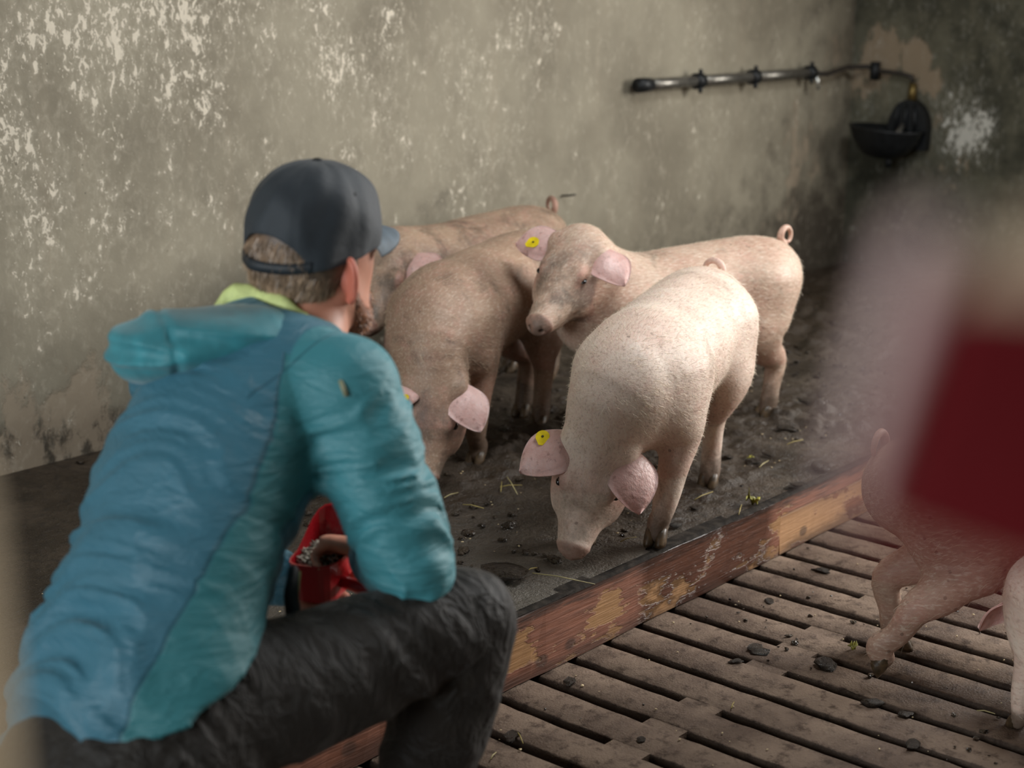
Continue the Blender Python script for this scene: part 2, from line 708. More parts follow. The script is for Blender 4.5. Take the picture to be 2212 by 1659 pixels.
M_BACK = wall_mat('old_lime_wash', S('9d9582'), S('827a69'), S('eadfca'), S('ab9a84'), S('3c342b'))
M_RIGHT = wall_mat('green_stained_render', S('6d6856'), S('5c594a'), S('d8d4c8'), S('a48f76'), S('2b2b20'))
M_PLAIN = wall_mat('plain_render', S('6a6456'), S('5c564a'), S('9a917f'), S('7a6f5e'), S('3a342a'))

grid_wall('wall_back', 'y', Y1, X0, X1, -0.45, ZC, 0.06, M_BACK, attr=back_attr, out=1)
grid_wall('wall_right', 'x', X1, Y0, Y1, -0.45, ZC, 0.06, M_RIGHT, hole=WIN[0][1:], attr=right_attr, out=-1)
grid_wall('wall_left', 'x', X0, Y0, Y1, -0.45, ZC, 0.3, M_PLAIN, hole=WIN[1][1:], out=1)
grid_wall('wall_front', 'y', Y0, X0, X1, -0.45, ZC, 0.3, M_PLAIN, out=-1)

M_WOODC = simple('ceiling_boards', S('52493e'), 0.8, bump=0.4, scale=14)
SKY = (2.8, 4.4, 0.75, 1.65)
us = [X0, SKY[0], SKY[1], X1]
vs_ = [Y0, SKY[2], SKY[3], Y1]
cv = [(a, b, ZC) for a in us for b in vs_]
cf = [(i * 4 + j, i * 4 + j + 1, (i + 1) * 4 + j + 1, (i + 1) * 4 + j) for i in range(3) for j in range(3) if (i, j) != (1, 1)]
ce = mesh('ceiling', cv, cf, M_WOODC, smooth=False)
md = ce.modifiers.new('thick', 'SOLIDIFY')
md.thickness = 0.15
md.offset = -1
tag(ce, kind='structure')

M_FRAME = simple('window_paint', S('b9b2a2'), 0.5)
G = Mat('old_glass')
G.set(Base_Color=(0.9, 0.95, 0.95, 1), Roughness=0.15)
G.b.inputs['Transmission Weight'].default_value = 1.0


def window(name, fixed, val, u0, u1, z0, z1, nu, nz):
    e = empty(name, (0, 0, 0))
    tag(e, kind='structure')

    def bx(nm, a0, a1, c0, c1, d0, d1, mat):
        if fixed == 'x':
            bm = box_bm(val + d0, val + d1, a0, a1, c0, c1)
        elif fixed == 'y':
            bm = box_bm(a0, a1, val + d0, val + d1, c0, c1)
        else:
            bm = box_bm(a0, a1, c0, c1, val + d0, val + d1)
        return bm_obj(nm, bm, mat, e)
    s = 1 if fixed == 'z' or val > 0 else -1
    t = 0.05
    d0, d1 = (0.08, 0.14) if s > 0 else (-0.14, -0.08)
    bx('frame', u0, u1, z0, z0 + t, d0, d1, M_FRAME)
    bx('frame', u0, u1, z1 - t, z1, d0, d1, M_FRAME)
    bx('frame', u0, u0 + t, z0 + t, z1 - t, d0, d1, M_FRAME)
    bx('frame', u1 - t, u1, z0 + t, z1 - t, d0, d1, M_FRAME)
    g0, g1 = (0.105, 0.111) if s > 0 else (-0.111, -0.105)
    for i in range(nu):
        for j in range(nz):
            a0, a1 = u0 + (u1 - u0) * i / nu, u0 + (u1 - u0) * (i + 1) / nu
            c0, c1 = z0 + (z1 - z0) * j / nz, z0 + (z1 - z0) * (j + 1) / nz
            bx('pane', a0 + 0.03, a1 - 0.03, c0 + 0.03, c1 - 0.03, g0, g1, G.m)
            if i:
                bx('glazing_bar', a0 - 0.02, a0 + 0.02, c0 + (0.03 if j else t), c1, d0, d1, M_FRAME)
    return e


window('window_1', 'x', X1, *WIN[0][1:], 4, 2)
window('window_2', 'x', X0, *WIN[1][1:], 3, 2)
window('window_3', 'z', ZC, SKY[0], SKY[1], SKY[2], SKY[3], 3, 1)

# ------------------------------------------------------------------ raised lying area: dark, wet, trodden
MF = Mat('wet_muck_floor')
p = MF.pos()
muck = MF.attr('muck')
n1 = MF.noise(p, 5, 6, 0.62)
n2 = MF.noise(p, 38, 5, 0.65)
n3 = MF.noise(p, 150, 3, 0.6)
c = MF.mix(MF.step(n1, 0.35, 0.7), S('302820'), S('4d4134'))
c = MF.mix(MF.math('MULTIPLY', MF.step(n2, 0.45, 0.72), 0.6), c, S('1d1915'))
c = MF.mix(MF.math('MULTIPLY', MF.step(n3, 0.64, 0.72), 0.5), c, S('8f8268'))
c = MF.mix(MF.math('MULTIPLY', MF.step(muck, 0.15, 0.75), 0.75), c, MF.mix(n2, S('231d16'), S('47392a')))
clean = MF.attr('clean')
c = MF.mix(MF.math('MULTIPLY', clean, 0.8), c, MF.mix(n2, S('56524b'), S('6e685e')))
rough = MF.math('ADD', MF.step(n1, 0.35, 0.65, 0.30, 0.62), MF.math('MULTIPLY', MF.math('SUBTRACT', n2, 0.5), 0.5))
hh = MF.math('ADD', MF.math('MULTIPLY', n2, 0.8), MF.math('MULTIPLY', n3, 0.35))
MF.set(Base_Color=c, Roughness=rough, Normal=MF.bump(hh, 1.0, 0.014))
MF.b.inputs['Specular IOR Level'].default_value = 0.38

gx = np.r_[np.linspace(0.6, 2.0, 50, endpoint=False), np.linspace(2.0, 4.6, 380, endpoint=False), np.linspace(4.6, X1, 120)]
gy = np.linspace(BEAM_Y + 0.014, Y1, 216)
GX, GY = np.meshgrid(gx, gy, indexing='ij')
P2 = np.c_[GX.ravel(), GY.ravel(), np.zeros(GX.size)]
mk = fbm(P2 * np.array([2.2, 2.2, 1]) + 3.1, 3)
mk = np.clip(mk * 1.3 + 0.35 + np.clip((P2[:, 0] - 2.7) * 0.5, -0.9, 0.4), 0, 1)
edge = np.clip((P2[:, 1] - (BEAM_Y + 0.03)) / 0.12, 0, 1) * np.clip((Y1 - P2[:, 1]) / 0.05, 0, 1)
mk *= edge
hz = mk * (0.004 + 0.024 * np.abs(fbm(P2 * 9, 4)) + 0.018 * np.maximum(0, noise(P2 * 22) - 0.1) + 0.013 * np.maximum(0, noise(P2 * 43 + 5) - 0.1))
hz -= mk * 0.020 * np.maximum(0, noise(P2 * 13 + 9))
P2[:, 2] = PLAT + np.clip(hz, -0.009, 0.032)
clean = np.clip(1.0 - mk * 1.6, 0, 1) * np.clip((3.1 - P2[:, 0]) / 0.9, 0, 1) * np.clip((2.75 - P2[:, 1]) / 0.6, 0, 1)
ny = len(gy)
ii, jj = np.meshgrid(np.arange(len(gx) - 1), np.arange(ny - 1), indexing='ij')
q = np.stack([ii * ny + jj, (ii + 1) * ny + jj, (ii + 1) * ny + jj + 1, ii * ny + jj + 1], -1).reshape(-1, 4)
fl_obj = fl = mesh('floor', P2, q, MF.m, attrs={'muck': mk, 'clean': clean})
tag(fl, kind='structure')
# its body and the run further left, out of sight
bm = box_bm(X0, X1, BEAM_Y + 0.078, Y1, -0.3, PLAT - 0.012)
box_bm(X0, 0.6, BEAM_Y + 0.078, Y1, PLAT - 0.02, PLAT, bm=bm)
slab = bm_obj('floor_slab', bm, MF.m)
tag(slab, kind='structure')

# ------------------------------------------------------------------ timber kerb
def kerb_mat(name, paint, wood, bare_amt, wet):
    M = Mat(name)
    p = M.pos()
    n1 = M.noise(M.map(p, (0.9, 1, 1.6)), 5.5, 5, 0.6)
    n2 = M.noise(M.map(p, (0.35, 1, 3.0)), 30, 5, 0.65)
    g = M.noise(M.map(p, (0.12, 1, 4.0)), 60, 4, 0.6)
    woodc = M.mix(g, wood, tuple(x * 0.6 for x in wood[:3]) + (1,))
    paintc = M.mix(M.step(n2, 0.35, 0.7), paint, tuple(x * 0.62 for x in paint[:3]) + (1,))
    peel = M.step(M.math('ADD', n1, M.math('MULTIPLY', M.math('SUBTRACT', n2, 0.5), 0.3)), 0.62 - bare_amt, 0.66 - bare_amt)
    c = M.mix(peel, paintc, woodc)
    x = M.n('ShaderNodeSeparateXYZ', {0: p})
    zz = x.outputs[2]
    grime = M.math('MULTIPLY', M.step(M.math('ADD', zz, M.math('MULTIPLY', M.math('SUBTRACT', n2, 0.5), 0.09)), 0.118, 0.155), 0.75)
    c = M.mix(grime, c, S('2a211b'))
    low = M.math('MULTIPLY', M.step(M.math('ADD', zz, M.math('MULTIPLY', M.math('SUBTRACT', n1, 0.5), 0.10)), 0.005, 0.045, 1, 0), 0.65)
    c = M.mix(low, c, S('33241c'))
    wetm = M.math('MULTIPLY', M.step(x.outputs[0], wet[0], wet[0] + 0.06), M.step(x.outputs[0], wet[1] - 0.06, wet[1], 1, 0))
    wetm = M.math('MULTIPLY', wetm, M.step(n1, 0.66, 0.60, 0, 1))
    c = M.mix(M.math('MULTIPLY', wetm, 0.62), c, S('2d1a14'))
    knots = M.step(M.voro(M.map(p, (0.7, 1, 1)), 9), 0.09, 0.16, 1, 0)
    c = M.mix(M.math('MULTIPLY', knots, 0.65), c, S('3a2a22'))
    r = M.math('SUBTRACT', 0.62, M.math('MULTIPLY', wetm, 0.36))
    h = M.math('ADD', M.math('MULTIPLY', g, 0.5), M.math('MULTIPLY', peel, -0.35))
    h = M.math('ADD', h, M.math('MULTIPLY', n2, 0.4))
    M.set(Base_Color=c, Roughness=r, Normal=M.bump(h, 0.6, 0.006))
    return M.m


M_KERB1 = kerb_mat('red_oxide_paint_on_timber', S('96614a'), S('c0905f'), 0.06, (2.62, 3.22))
M_KERB2 = kerb_mat('worn_pale_timber', S('96603f'), S('cf9d6e'), 0.22, (9, 10))
M_CAP = simple('tarred_edge_strip', S('2a2520'), 0.85, bump=0.9, scale=45, amt=0.5, spec=0.15)


def rough_box(x0, x1, y0, y1, z0, z1, nx, amp, seed):
    """a plank with slightly uneven edges"""
    bm = bmesh.new()
    rows = []
    for i in range(nx + 1):
        x = x0 + (x1 - x0) * i / nx
        e = amp * noise(np.array([[x * 9 + seed, 0.3, 0.1], [x * 9 + seed, 5.3, 0.1], [x * 9 + seed, 9.3, 0.1]]))
        bv = min(0.006, (z1 - z0) * 0.6)
        pr = [(y0 + e[0], z0), (y0 + e[1], z1 - bv), (y0 + bv + e[1], z1 + e[2] * 0.5), (y1, z1 + e[2] * 0.5), (y1, z0)]
        rows.append([bm.verts.new((x, a, b)) for a, b in pr])
    for i in range(nx):
        for k in range(5):
            bm.faces.new((rows[i][k], rows[i + 1][k], rows[i + 1][(k + 1) % 5], rows[i][(k + 1) % 5]))
    bm.faces.new(rows[0])
    bm.faces.new(rows[-1][::-1])
    bmesh.ops.recalc_face_normals(bm, faces=bm.faces)
    return bm


k = empty('timber_kerb', (2.6, BEAM_Y + 0.04, 0))
tag(k, 'long red brown painted timber kerb holding the raised floor above the slats', 'kerb')
off = -Vector(k.location)


def kpart(name, bm, mat):
    bmesh.ops.translate(bm, verts=bm.verts, vec=off)
    return bm_obj(name, bm, mat, k)


kpart('plank', rough_box(X0 + 0.02, 3.235, BEAM_Y, BEAM_Y + 0.075, 0.002, PLAT - 0.004, 120, 0.0035, 1), M_KERB1)
kpart('plank', rough_box(3.24, X1 - 0.02, BEAM_Y + 0.004, BEAM_Y + 0.075, 0.002, PLAT - 0.055, 80, 0.003, 5), M_KERB2)
kpart('plank', rough_box(3.24, X1 - 0.02, BEAM_Y + 0.001, BEAM_Y + 0.075, PLAT - 0.052, PLAT - 0.004, 80, 0.003, 8), M_KERB1)
kpart('edge_strip', rough_box(X0 + 0.02, X1 - 0.02, BEAM_Y - 0.003, BEAM_Y + 0.035, PLAT - 0.006, PLAT - 0.0005, 300, 0.004, 11), M_CAP)

# ------------------------------------------------------------------ slatted concrete floor over the pit
MS = Mat('dirty_slat_concrete')
p = MS.pos()
n1 = MS.noise(p, 4.5, 6, 0.62)
n2 = MS.noise(p, 28, 6, 0.68)
n3 = MS.noise(p, 190, 3, 0.6)
c = MS.mix(MS.step(n1, 0.34, 0.68), S('57463a'), S('7f6c5c'))
c = MS.mix(MS.math('MULTIPLY', MS.step(n2, 0.48, 0.68), 0.8), c, S('38291f'))
c = MS.mix(MS.math('MULTIPLY', MS.step(n3, 0.58, 0.75), 0.35), c, S('8d7f72'))
rg = MS.step(n1, 0.3, 0.7, 0.62, 0.9)
MS.b.inputs['Specular IOR Level'].default_value = 0.25
edge_at = MS.attr('edge')
c = MS.mix(MS.math('MULTIPLY', MS.step(MS.math('ADD', edge_at, MS.math('MULTIPLY', MS.math('SUBTRACT', n2, 0.5), 0.9)), 0.45, 0.9), 0.7), c, S('2b211b'))
hh = MS.math('ADD', MS.math('MULTIPLY', n2, 0.7), MS.math('MULTIPLY', n3, 0.4))
MS.set(Base_Color=c, Roughness=rg, Normal=MS.bump(hh, 0.8, 0.008))

PITCH, GAP = 0.1226, 0.024
SLW = PITCH - GAP


def slat_mesh(length, seed):
    n = int(length / 0.035)
    prof = [(-0.485, -0.11), (-0.5, -0.009), (-0.485, -0.0028), (-0.45, 0), (0, 0.0008), (0.45, 0), (0.485, -0.0028), (0.5, -0.009), (0.485, -0.11)]
    at = [1, 1, 0.9, 0.45, 0, 0.45, 0.9, 1, 1]
    V, A = [], []
    for i in range(n + 1):
        y = -length * i / n
        e = noise(np.array([[y * 22 + seed * 7.1, s * 3.3 + seed, 0.5] for s in range(len(prof))]))
        for s, (a, z) in enumerate(prof):
            side = np.sign(a) * 0.0035 * e[s] if abs(a) > 0.4 else 0
            V.append((a * SLW + side, y, z + 0.002 * e[(s + 3) % 9] * (z > -0.1)))
            A.append(at[s])
    kk = len(prof)
    fs = [(i * kk + s, (i + 1) * kk + s, (i + 1) * kk + s + 1, i * kk + s + 1) for i in range(n) for s in range(kk - 1)]
    me = bpy.data.meshes.new('slat')
    me.from_pydata(V, [], fs)
    me.shade_smooth()
    a = me.attributes.new('edge', 'FLOAT', 'POINT')
    a.data.foreach_set('value', np.array(A, dtype=np.float32))
    me.materials.append(MS.m)
    return me


def bridge_mesh(spans):
    bm = bmesh.new()
    for (y0, y1) in spans:
        for g in range(3):
            xc = -0.5 * 4 * PITCH + (g + 1) * PITCH
            box_bm(xc - GAP / 2 - 0.012, xc + GAP / 2 + 0.012, y0, y1, -0.10, -0.0012, bevel=0.0, seg=1, bm=bm)
    me = bpy.data.meshes.new('slat_panel')
    bm.to_mesh(me)
    bm.free()
    me.materials.append(MS.m)
    return me


sf = empty('floor_slatted', (0, 0, 0))
tag(sf, kind='structure')
ROWS = [(BEAM_Y + 0.07, 2.06, [(-0.36, -0.448), (-1.05, -1.138), (-1.74, -1.828)]), (-0.06, 1.9, [(0.0, -0.08), (-0.9, -1.0), (-1.82, -1.9)]),
        (-1.975, 1.6, [(0.0, -0.08), (-0.75, -0.85), (-1.52, -1.6)])]
for r, (ytop, ln, spans) in enumerate(ROWS):
    sm = [slat_mesh(ln, s + 10 * r) for s in range(4)]
    bmh = bridge_mesh([(b, a) for a, b in spans])
    for kx in range(-11, 7):
        xg = 3.017 + 4 * PITCH * kx                 # open joint between two panels
        xc = xg + 2 * PITCH
        if xc < X0 + 0.3 or xc > X1 - 0.25:
            continue
        if (r > 0 and not (-0.2 < xc < 5.0)) or (r > 1 and not (0.2 < xc < 3.5)):
            pass
        pn = link(bpy.data.objects.new('slat_panel', bmh))
        pn.parent = sf
        pn.location = (xc, ytop, random.uniform(-0.002, 0.0))
        for g in range(4):
            so = link(bpy.data.objects.new('slat', sm[(g * 3 + kx * 5) % 4]))
            so.parent = pn
            so.location = (-1.5 * PITCH + g * PITCH, 0, 0)
bm = box_bm(X0, X1, Y0, BEAM_Y + 0.075, -0.44, -0.40)
MP = simple('slurry', S('16120e'), 0.8, bump=0.5, scale=12)
pit = bm_obj('floor_pit', bm, MP)
tag(pit, kind='structure')


# ================================================================== pigs
def skin_mat(name, c_hi, c_lo, dirt_col, dirt_amt, seed, fur=0.42):
    M = Mat(name)
    o = M.obj()
    os_ = M.map(o, loc=(seed * 3.7, seed * 1.3, seed * 2.1))
    col = M.n('ShaderNodeAttribute', attribute_name='zone').outputs['Color']
    sep = M.n('ShaderNodeSeparateColor', {0: col})
    snout, legs, thin = sep.outputs[0], sep.outputs[1], sep.outputs[2]
    n1 = M.noise(os_, 5.0, 5, 0.6)
    n2 = M.noise(os_, 24, 5, 0.65)
    n3 = M.noise(M.map(os_, (0.30, 1, 1)), 170, 3, 0.6)
    c = M.mix(M.step(n1, 0.32, 0.68), c_hi, c_lo)
    c = M.mix(M.math('MULTIPLY', M.step(n2, 0.45, 0.75), 0.30), c, S('c98f80'))
    c = M.mix(M.math('MULTIPLY', M.step(n3, 0.5, 0.70), fur), c, S('efe2d0'))
    c = M.mix(M.math('MULTIPLY', M.step(n3, 0.48, 0.30), 0.38), c, S('8f7060'))
    # manure and mud smears
    d1 = M.noise(os_, 8.5, 6, 0.68, 0.6)
    dm = M.math('MULTIPLY', M.step(d1, 0.60 - dirt_amt * 0.18, 0.78 - dirt_amt * 0.12), 0.35 + 0.45 * dirt_amt)
    c = M.mix(dm, c, dirt_col)
    sp = M.step(M.voro(os_, 34), 0.10, 0.16, 1, 0)
    sp = M.math('MULTIPLY', sp, M.step(n1, 0.48, 0.58))
    c = M.mix(M.math('MULTIPLY', sp, 0.55), c, S('5a463a'))
    c = M.mix(M.math('MULTIPLY', thin, 0.55), c, S('cf9384'))
    c = M.mix(M.math('MULTIPLY', snout, 0.75), c, M.mix(n2, S('b98a78'), S('7c5a4e')))
    ln = M.math('ADD', legs, M.math('MULTIPLY', M.math('SUBTRACT', d1, 0.5), 1.3))
    c = M.mix(M.math('MULTIPLY', M.step(ln, 0.25, 0.75), 0.85), c, M.mix(n2, S('33281f'), S('6b5847')))
    fm = M.math('MULTIPLY', M.attr('face'), M.step(M.noise(os_, 13, 5, 0.65), 0.38, 0.62))
    c = M.mix(fm, c, M.mix(n2, S('4b4137'), S('75675a')))
    h = M.math('ADD', M.math('MULTIPLY', n3, 0.5), M.math('MULTIPLY', n2, 0.5))
    M.set(Base_Color=c, Roughness=M.step(n2, 0.3, 0.7, 0.46, 0.62), Normal=M.bump(h, 0.35, 0.006))
    M.b.inputs['Subsurface Weight'].default_value = 0.12
    M.b.inputs['Subsurface Radius'].default_value = (1.0, 0.45, 0.3)
    M.b.inputs['Subsurface Scale'].default_value = 0.012
    M.b.inputs['Specular IOR Level'].default_value = 0.4
    return M.m


def ear_mat(name, c1, c2, rough=0.38):
    M = Mat(name)
    o = M.obj()
    n1 = M.noise(o, 16, 5, 0.65)
    n2 = M.noise(o, 70, 4, 0.6)
    c = M.mix(M.step(n1, 0.3, 0.7), c1, c2)
    c = M.mix(M.math('MULTIPLY', M.step(n2, 0.56, 0.72), 0.5), c, S('7d5046'))
    M.set(Base_Color=c, Roughness=M.step(n1, 0.3, 0.7, rough, rough + 0.2), Normal=M.bump(n2, 0.5, 0.006))
    M.b.inputs['Subsurface Weight'].default_value = 0.25
    M.b.inputs['Subsurface Radius'].default_value = (1.0, 0.35, 0.25)
    M.b.inputs['Subsurface Scale'].default_value = 0.01
    return M.m


M_EAR = ear_mat('pink_ear_skin', S('dfbcb4'), S('cba097'))
M_EAR_D = ear_mat('grubby_ear_skin', S('b98a7e'), S('96685e'))
M_EYE = simple('dark_eye', S('1c1512'), 0.12)
M_HOOF = simple('wet_horn_hoof', S('54432f'), 0.42, bump=0.3, scale=60, amt=0.5)
M_TAG = simple('yellow_tag_plastic', S('e3c713'), 0.4)
M_TAGINK = simple('tag_ink', S('4a4312'), 0.6)
M_BRIST = simple('pale_bristle', S('ead9c0'), 0.5, amt=0.2, scale=8)
M_BRISTD = simple('dull_bristle', S('bfa68c'), 0.55, amt=0.3, scale=8)


def sector_ear(L, W, cup, tipw=0.25, nu=14, nv=10, th=0.0045):
    """leaf-shaped pig ear: x along the ear, y across, z normal"""
    top, bot = [], []
    for i in range(nu + 1):
        u = i / nu
        wd = W * (0.52 + 0.48 * math.sin(min(1, u / 0.42) * math.pi / 2)) if u < 0.42 else W * max(0.0, 1 - ((u - 0.42) / 0.585) ** 1.8) ** 0.85
        for j in range(nv + 1):
            v = -1 + 2 * j / nv
            x = u * L
            y = v * wd
            z = -cup * (v * v) * wd * 0.9 + 0.16 * L * math.sin(u * math.pi * 0.6) - 0.34 * L * u * u
            z += 0.003 * math.sin(7 * u + 3 * v)
            t = th * (0.35 + 0.65 * (1 - abs(v) ** 3)) * (1 - 0.5 * u)
            top.append((x, y, z + t))
            bot.append((x, y, z - t))
    n = (nu + 1) * (nv + 1)
    V = top + bot
    fs = []
    for i in range(nu):
        for j in range(nv):
            a, b, c, d = i * (nv + 1) + j, (i + 1) * (nv + 1) + j, (i + 1) * (nv + 1) + j + 1, i * (nv + 1) + j + 1
            fs.append((a, b, c, d))
            fs.append((d + n, c + n, b + n, a + n))
    rim = [j for j in range(nv + 1)] + [i * (nv + 1) + nv for i in range(1, nu + 1)] + \
          [nu * (nv + 1) + j for j in range(nv - 1, -1, -1)] + [i * (nv + 1) for i in range(nu - 1, 0, -1)]
    for a, b in zip(rim, rim[1:] + rim[:1]):
        fs.append((b, a, a + n, b + n))
    return np.array(V), fs


def frame(x, zref):
    x = unit(x)
    y = unit(np.cross(zref, x))
    return np.array([x, y, np.cross(x, y)])          # rows


def tag_mesh(r=0.016):
    bm = bmesh.new()
    pts = [(r * math.cos(a), r * math.sin(a) * 0.95) for a in np.linspace(math.pi * 0.25, math.pi * 1.75, 18)] + [(r * 1.35, -r * 0.3), (r * 1.35, r * 0.3)]
    vs = [bm.verts.new((x, y, 0.0)) for x, y in pts]
    f = bm.faces.new(vs)
    e = bmesh.ops.extrude_face_region(bm, geom=[f])
    bmesh.ops.translate(bm, verts=[v for v in e['geom'] if isinstance(v, bmesh.types.BMVert)], vec=(0, 0, 0.0022))
    bmesh.ops.recalc_face_normals(bm, faces=bm.faces)
    return bm


def pig(label, origin, yaw, feet, poll, snout, head_up, skin, z0=PLAT, s=1.0, ears=None, tagged=None, tail=None, legzone=0.16, ear_m=None,
        brist=None, nb=9000, face=0.3, raised=None, spine_bend=0.0, girth=1.0, h=0.0075):
    """feet/poll/snout/head_up are given in world coordinates"""
    ear_m = ear_m or M_EAR
    root = empty('pig', (origin[0], origin[1], z0), yaw)
    tag(root, label, 'pig', 'young pink pigs in the pen')
    cy, sy = math.cos(yaw), math.sin(yaw)
    Rm = np.array([[cy, sy, 0], [-sy, cy, 0], [0, 0, 1]])
    o3 = np.array([origin[0], origin[1], z0])
    loc = lambda p: Rm @ (np.asarray(p, dtype=float) - o3)
    vec = lambda v: Rm @ np.asarray(v, dtype=float)
    poll, snout, hu = loc(poll), loc(snout), unit(vec(head_up))
    hx = unit(snout - poll)
    hu = unit(hu - hx * (hu @ hx))
    hs = np.cross(hu, hx)                              # left side of the head
    skull = poll - hu * 0.062 * s
    Lh = np.linalg.norm(snout - poll) + 0.01
    # recentre snout so the head axis runs from the skull centre to the snout centre
    sn_c = snout - hu * 0.012 * s
    hx = unit(sn_c - skull)
    hu = unit(hu - hx * (hu @ hx))
    hs = np.cross(hu, hx)
    Lh = np.linalg.norm(sn_c - skull)

    def hp(f, l=0, u=0):
        return skull + hx * (f * Lh) + hs * l * s + hu * u * s
    bend = lambda x: spine_bend * (x - 0.0) ** 2 * np.sign(x)
    T = lambda x, z, a, b: ((x * s, bend(x), z * s), a * s * girth, b * s)
    torso = Chain([T(-0.405, 0.43, 0.055, 0.078), T(-0.37, 0.427, 0.103, 0.112), T(-0.29, 0.424, 0.136, 0.132), T(-0.16, 0.411, 0.138, 0.142),
                   T(0.0, 0.399, 0.144, 0.149), T(0.13, 0.390, 0.144, 0.150), T(0.23, 0.387, 0.132, 0.143), T(0.31, 0.390, 0.103, 0.117)], k=0.03)
    sh = np.array([0.20 * s, bend(0.20), 0.378 * s])
    d0 = skull - sh
    mid = sh + d0 * 0.55 + np.array([0.05, 0, 0.035]) * s
    upm = unit(np.array([0, 0, 1.0]) + hu * 0.6)
    neck = Chain([(sh, 0.128 * s, 0.148 * s, (0, 0, 1)), (sh + d0 * 0.28 + np.array([0.035, 0, 0.02]) * s, 0.116 * s, 0.134 * s, (0, 0, 1)),
                  (mid, 0.100 * s, 0.112 * s, upm), (skull - hx * 0.015, 0.080 * s, 0.084 * s, hu)], k=0.05)
    head = Chain([(hp(-0.03), 0.070 * s, 0.066 * s, hu), (hp(0.16), 0.078 * s, 0.074 * s, hu), (hp(0.36, 0, -0.004), 0.073 * s, 0.070 * s, hu),
                  (hp(0.54, 0, -0.010), 0.061 * s, 0.058 * s, hu), (hp(0.72, 0, -0.012), 0.050 * s, 0.048 * s, hu),
                  (hp(0.88, 0, -0.007), 0.041 * s, 0.040 * s, hu), (hp(0.95, 0, -0.002), 0.036 * s, 0.034 * s, hu), (hp(0.99, 0, 0.001), 0.034 * s, 0.030 * s, hu)], k=0.045)
    prims = [torso, neck, head]
    for sg in (-1, 1):
        prims.append(Ell(hp(0.30, sg * 0.052, -0.040), (0.085 * s, 0.036 * s, 0.045 * s), (hx, hs, hu), 0.035))     # jowl
        prims.append(Ell(hp(0.36, sg * 0.048, 0.044), (0.030 * s, 0.020 * s, 0.020 * s), (hx, hs, hu), 0.02))      # brow
        prims.append(Ell(hp(0.02, sg * 0.060, 0.042), (0.028 * s, 0.026 * s, 0.026 * s), (hx, hs, hu), 0.025))     # ear root
    prims.append(Ell(hp(0.50, 0, -0.050), (0.11 * s, 0.038 * s, 0.030 * s), (hx, hs, hu), 0.03))                    # lower jaw
    prims.append(Ell(hp(0.985, 0, 0.003), (0.009 * s, 0.0385 * s, 0.032 * s), (hx, hs, hu), 0.008))                  # snout disc
    fl = {}
    for key in ('fl', 'fr', 'hl', 'hr'):
        fl[key] = loc(feet[key])
    for key, sg in (('fl', 1), ('fr', -1)):
        f = fl[key]
        elbow = np.array([0.185 * s, sg * 0.098 * s + bend(0.2), 0.27 * s])
        knee = elbow * 0.44 + f * 0.56 + np.array([0.022, 0, 0.0]) * s
        prims.append(Chain([((0.205 * s, sg * 0.085 * s + bend(.2), 0.40 * s), 0.068 * s, 0.105 * s), ((0.215 * s, sg * 0.098 * s + bend(.2), 0.32 * s), 0.052 * s, 0.085 * s),
                            (elbow + np.array([0.012, 0, 0]), 0.046 * s, 0.058 * s), (elbow * 0.7 + f * 0.3 + np.array([0.02, 0, 0]) * s, 0.036 * s, 0.040 * s), (knee, 0.031 * s, 0.033 * s),
                            (knee * 0.5 + f * 0.5 + np.array([0.004, 0, 0.008]) * s, 0.0245 * s, 0.026 * s), (f + np.array([-0.004, 0, 0.048 * s]), 0.0255 * s, 0.028 * s),
                            (f + np.array([0.006, 0, 0.022 * s]), 0.023 * s, 0.025 * s)], k=0.035, up=(1, 0, 0)))
    for key, sg in (('hl', 1), ('hr', -1)):
        f = fl[key]
        hip = np.array([-0.27 * s, sg * 0.075 * s, 0.42 * s])
        stifle = np.array([-0.185 * s, sg * 0.105 * s, 0.285 * s])
        lift = f[2] > 0.02
        hock = np.array([f[0] - 0.030 * s, f[1], f[2] + 0.165 * s]) if not lift else f + np.array([0.062, 0, 0.135]) * s
        prims.append(Chain([(hip, 0.080 * s, 0.125 * s), (np.array([-0.265 * s, sg * 0.092 * s, 0.35 * s]), 0.062 * s, 0.112 * s),
                            (np.array([-0.258 * s, sg * 0.098 * s, 0.285 * s]), 0.052 * s, 0.082 * s), (hock * 0.62 + stifle * 0.38 + np.array([-0.004, 0, 0.010]) * s, 0.040 * s, 0.054 * s),
                            (hock + np.array([0.004, 0, 0.008]), 0.0305 * s, 0.037 * s), (hock * 0.5 + f * 0.5 + np.array([0.0, 0, 0.014]) * s, 0.025 * s, 0.028 * s),
                            (f + np.array([-0.006, 0, 0.048 * s]), 0.0265 * s, 0.029 * s), (f + np.array([0.004, 0, 0.022 * s]), 0.023 * s, 0.025 * s)], k=0.035, up=(1, 0, 0)))
        prims.append(Ell(stifle + np.array([-0.01, -sg * 0.012, 0.02]) * s, (0.055 * s, 0.045 * s, 0.075 * s), None, 0.05))
    cuts = []
    for sg in (-1, 1):
        cuts.append(Ell(hp(1.03, sg * 0.014, 0.003), (0.016 * s, 0.0072 * s, 0.009 * s), (hx, hs, hu), 0.004))
        cuts.append(Ell(hp(0.42, sg * 0.079, 0.036), (0.016 * s, 0.010 * s, 0.012 * s), (hx, hs, hu), 0.012))
    cuts.append(Chain([(hp(0.93, -0.0, -0.048), 0.003, 0.003), (hp(0.78, 0.042, -0.036), 0.003, 0.003), (hp(0.6, 0.062, -0.036), 0.003, 0.003)], k=0.008))
    cuts.append(Chain([(hp(0.93, -0.0, -0.048), 0.003, 0.003), (hp(0.78, -0.042, -0.036), 0.003, 0.003), (hp(0.6, -0.062, -0.036), 0.003, 0.003)], k=0.008))
    f = field(prims, cuts)
    V, Q = iso(f, h)
    V2 = V
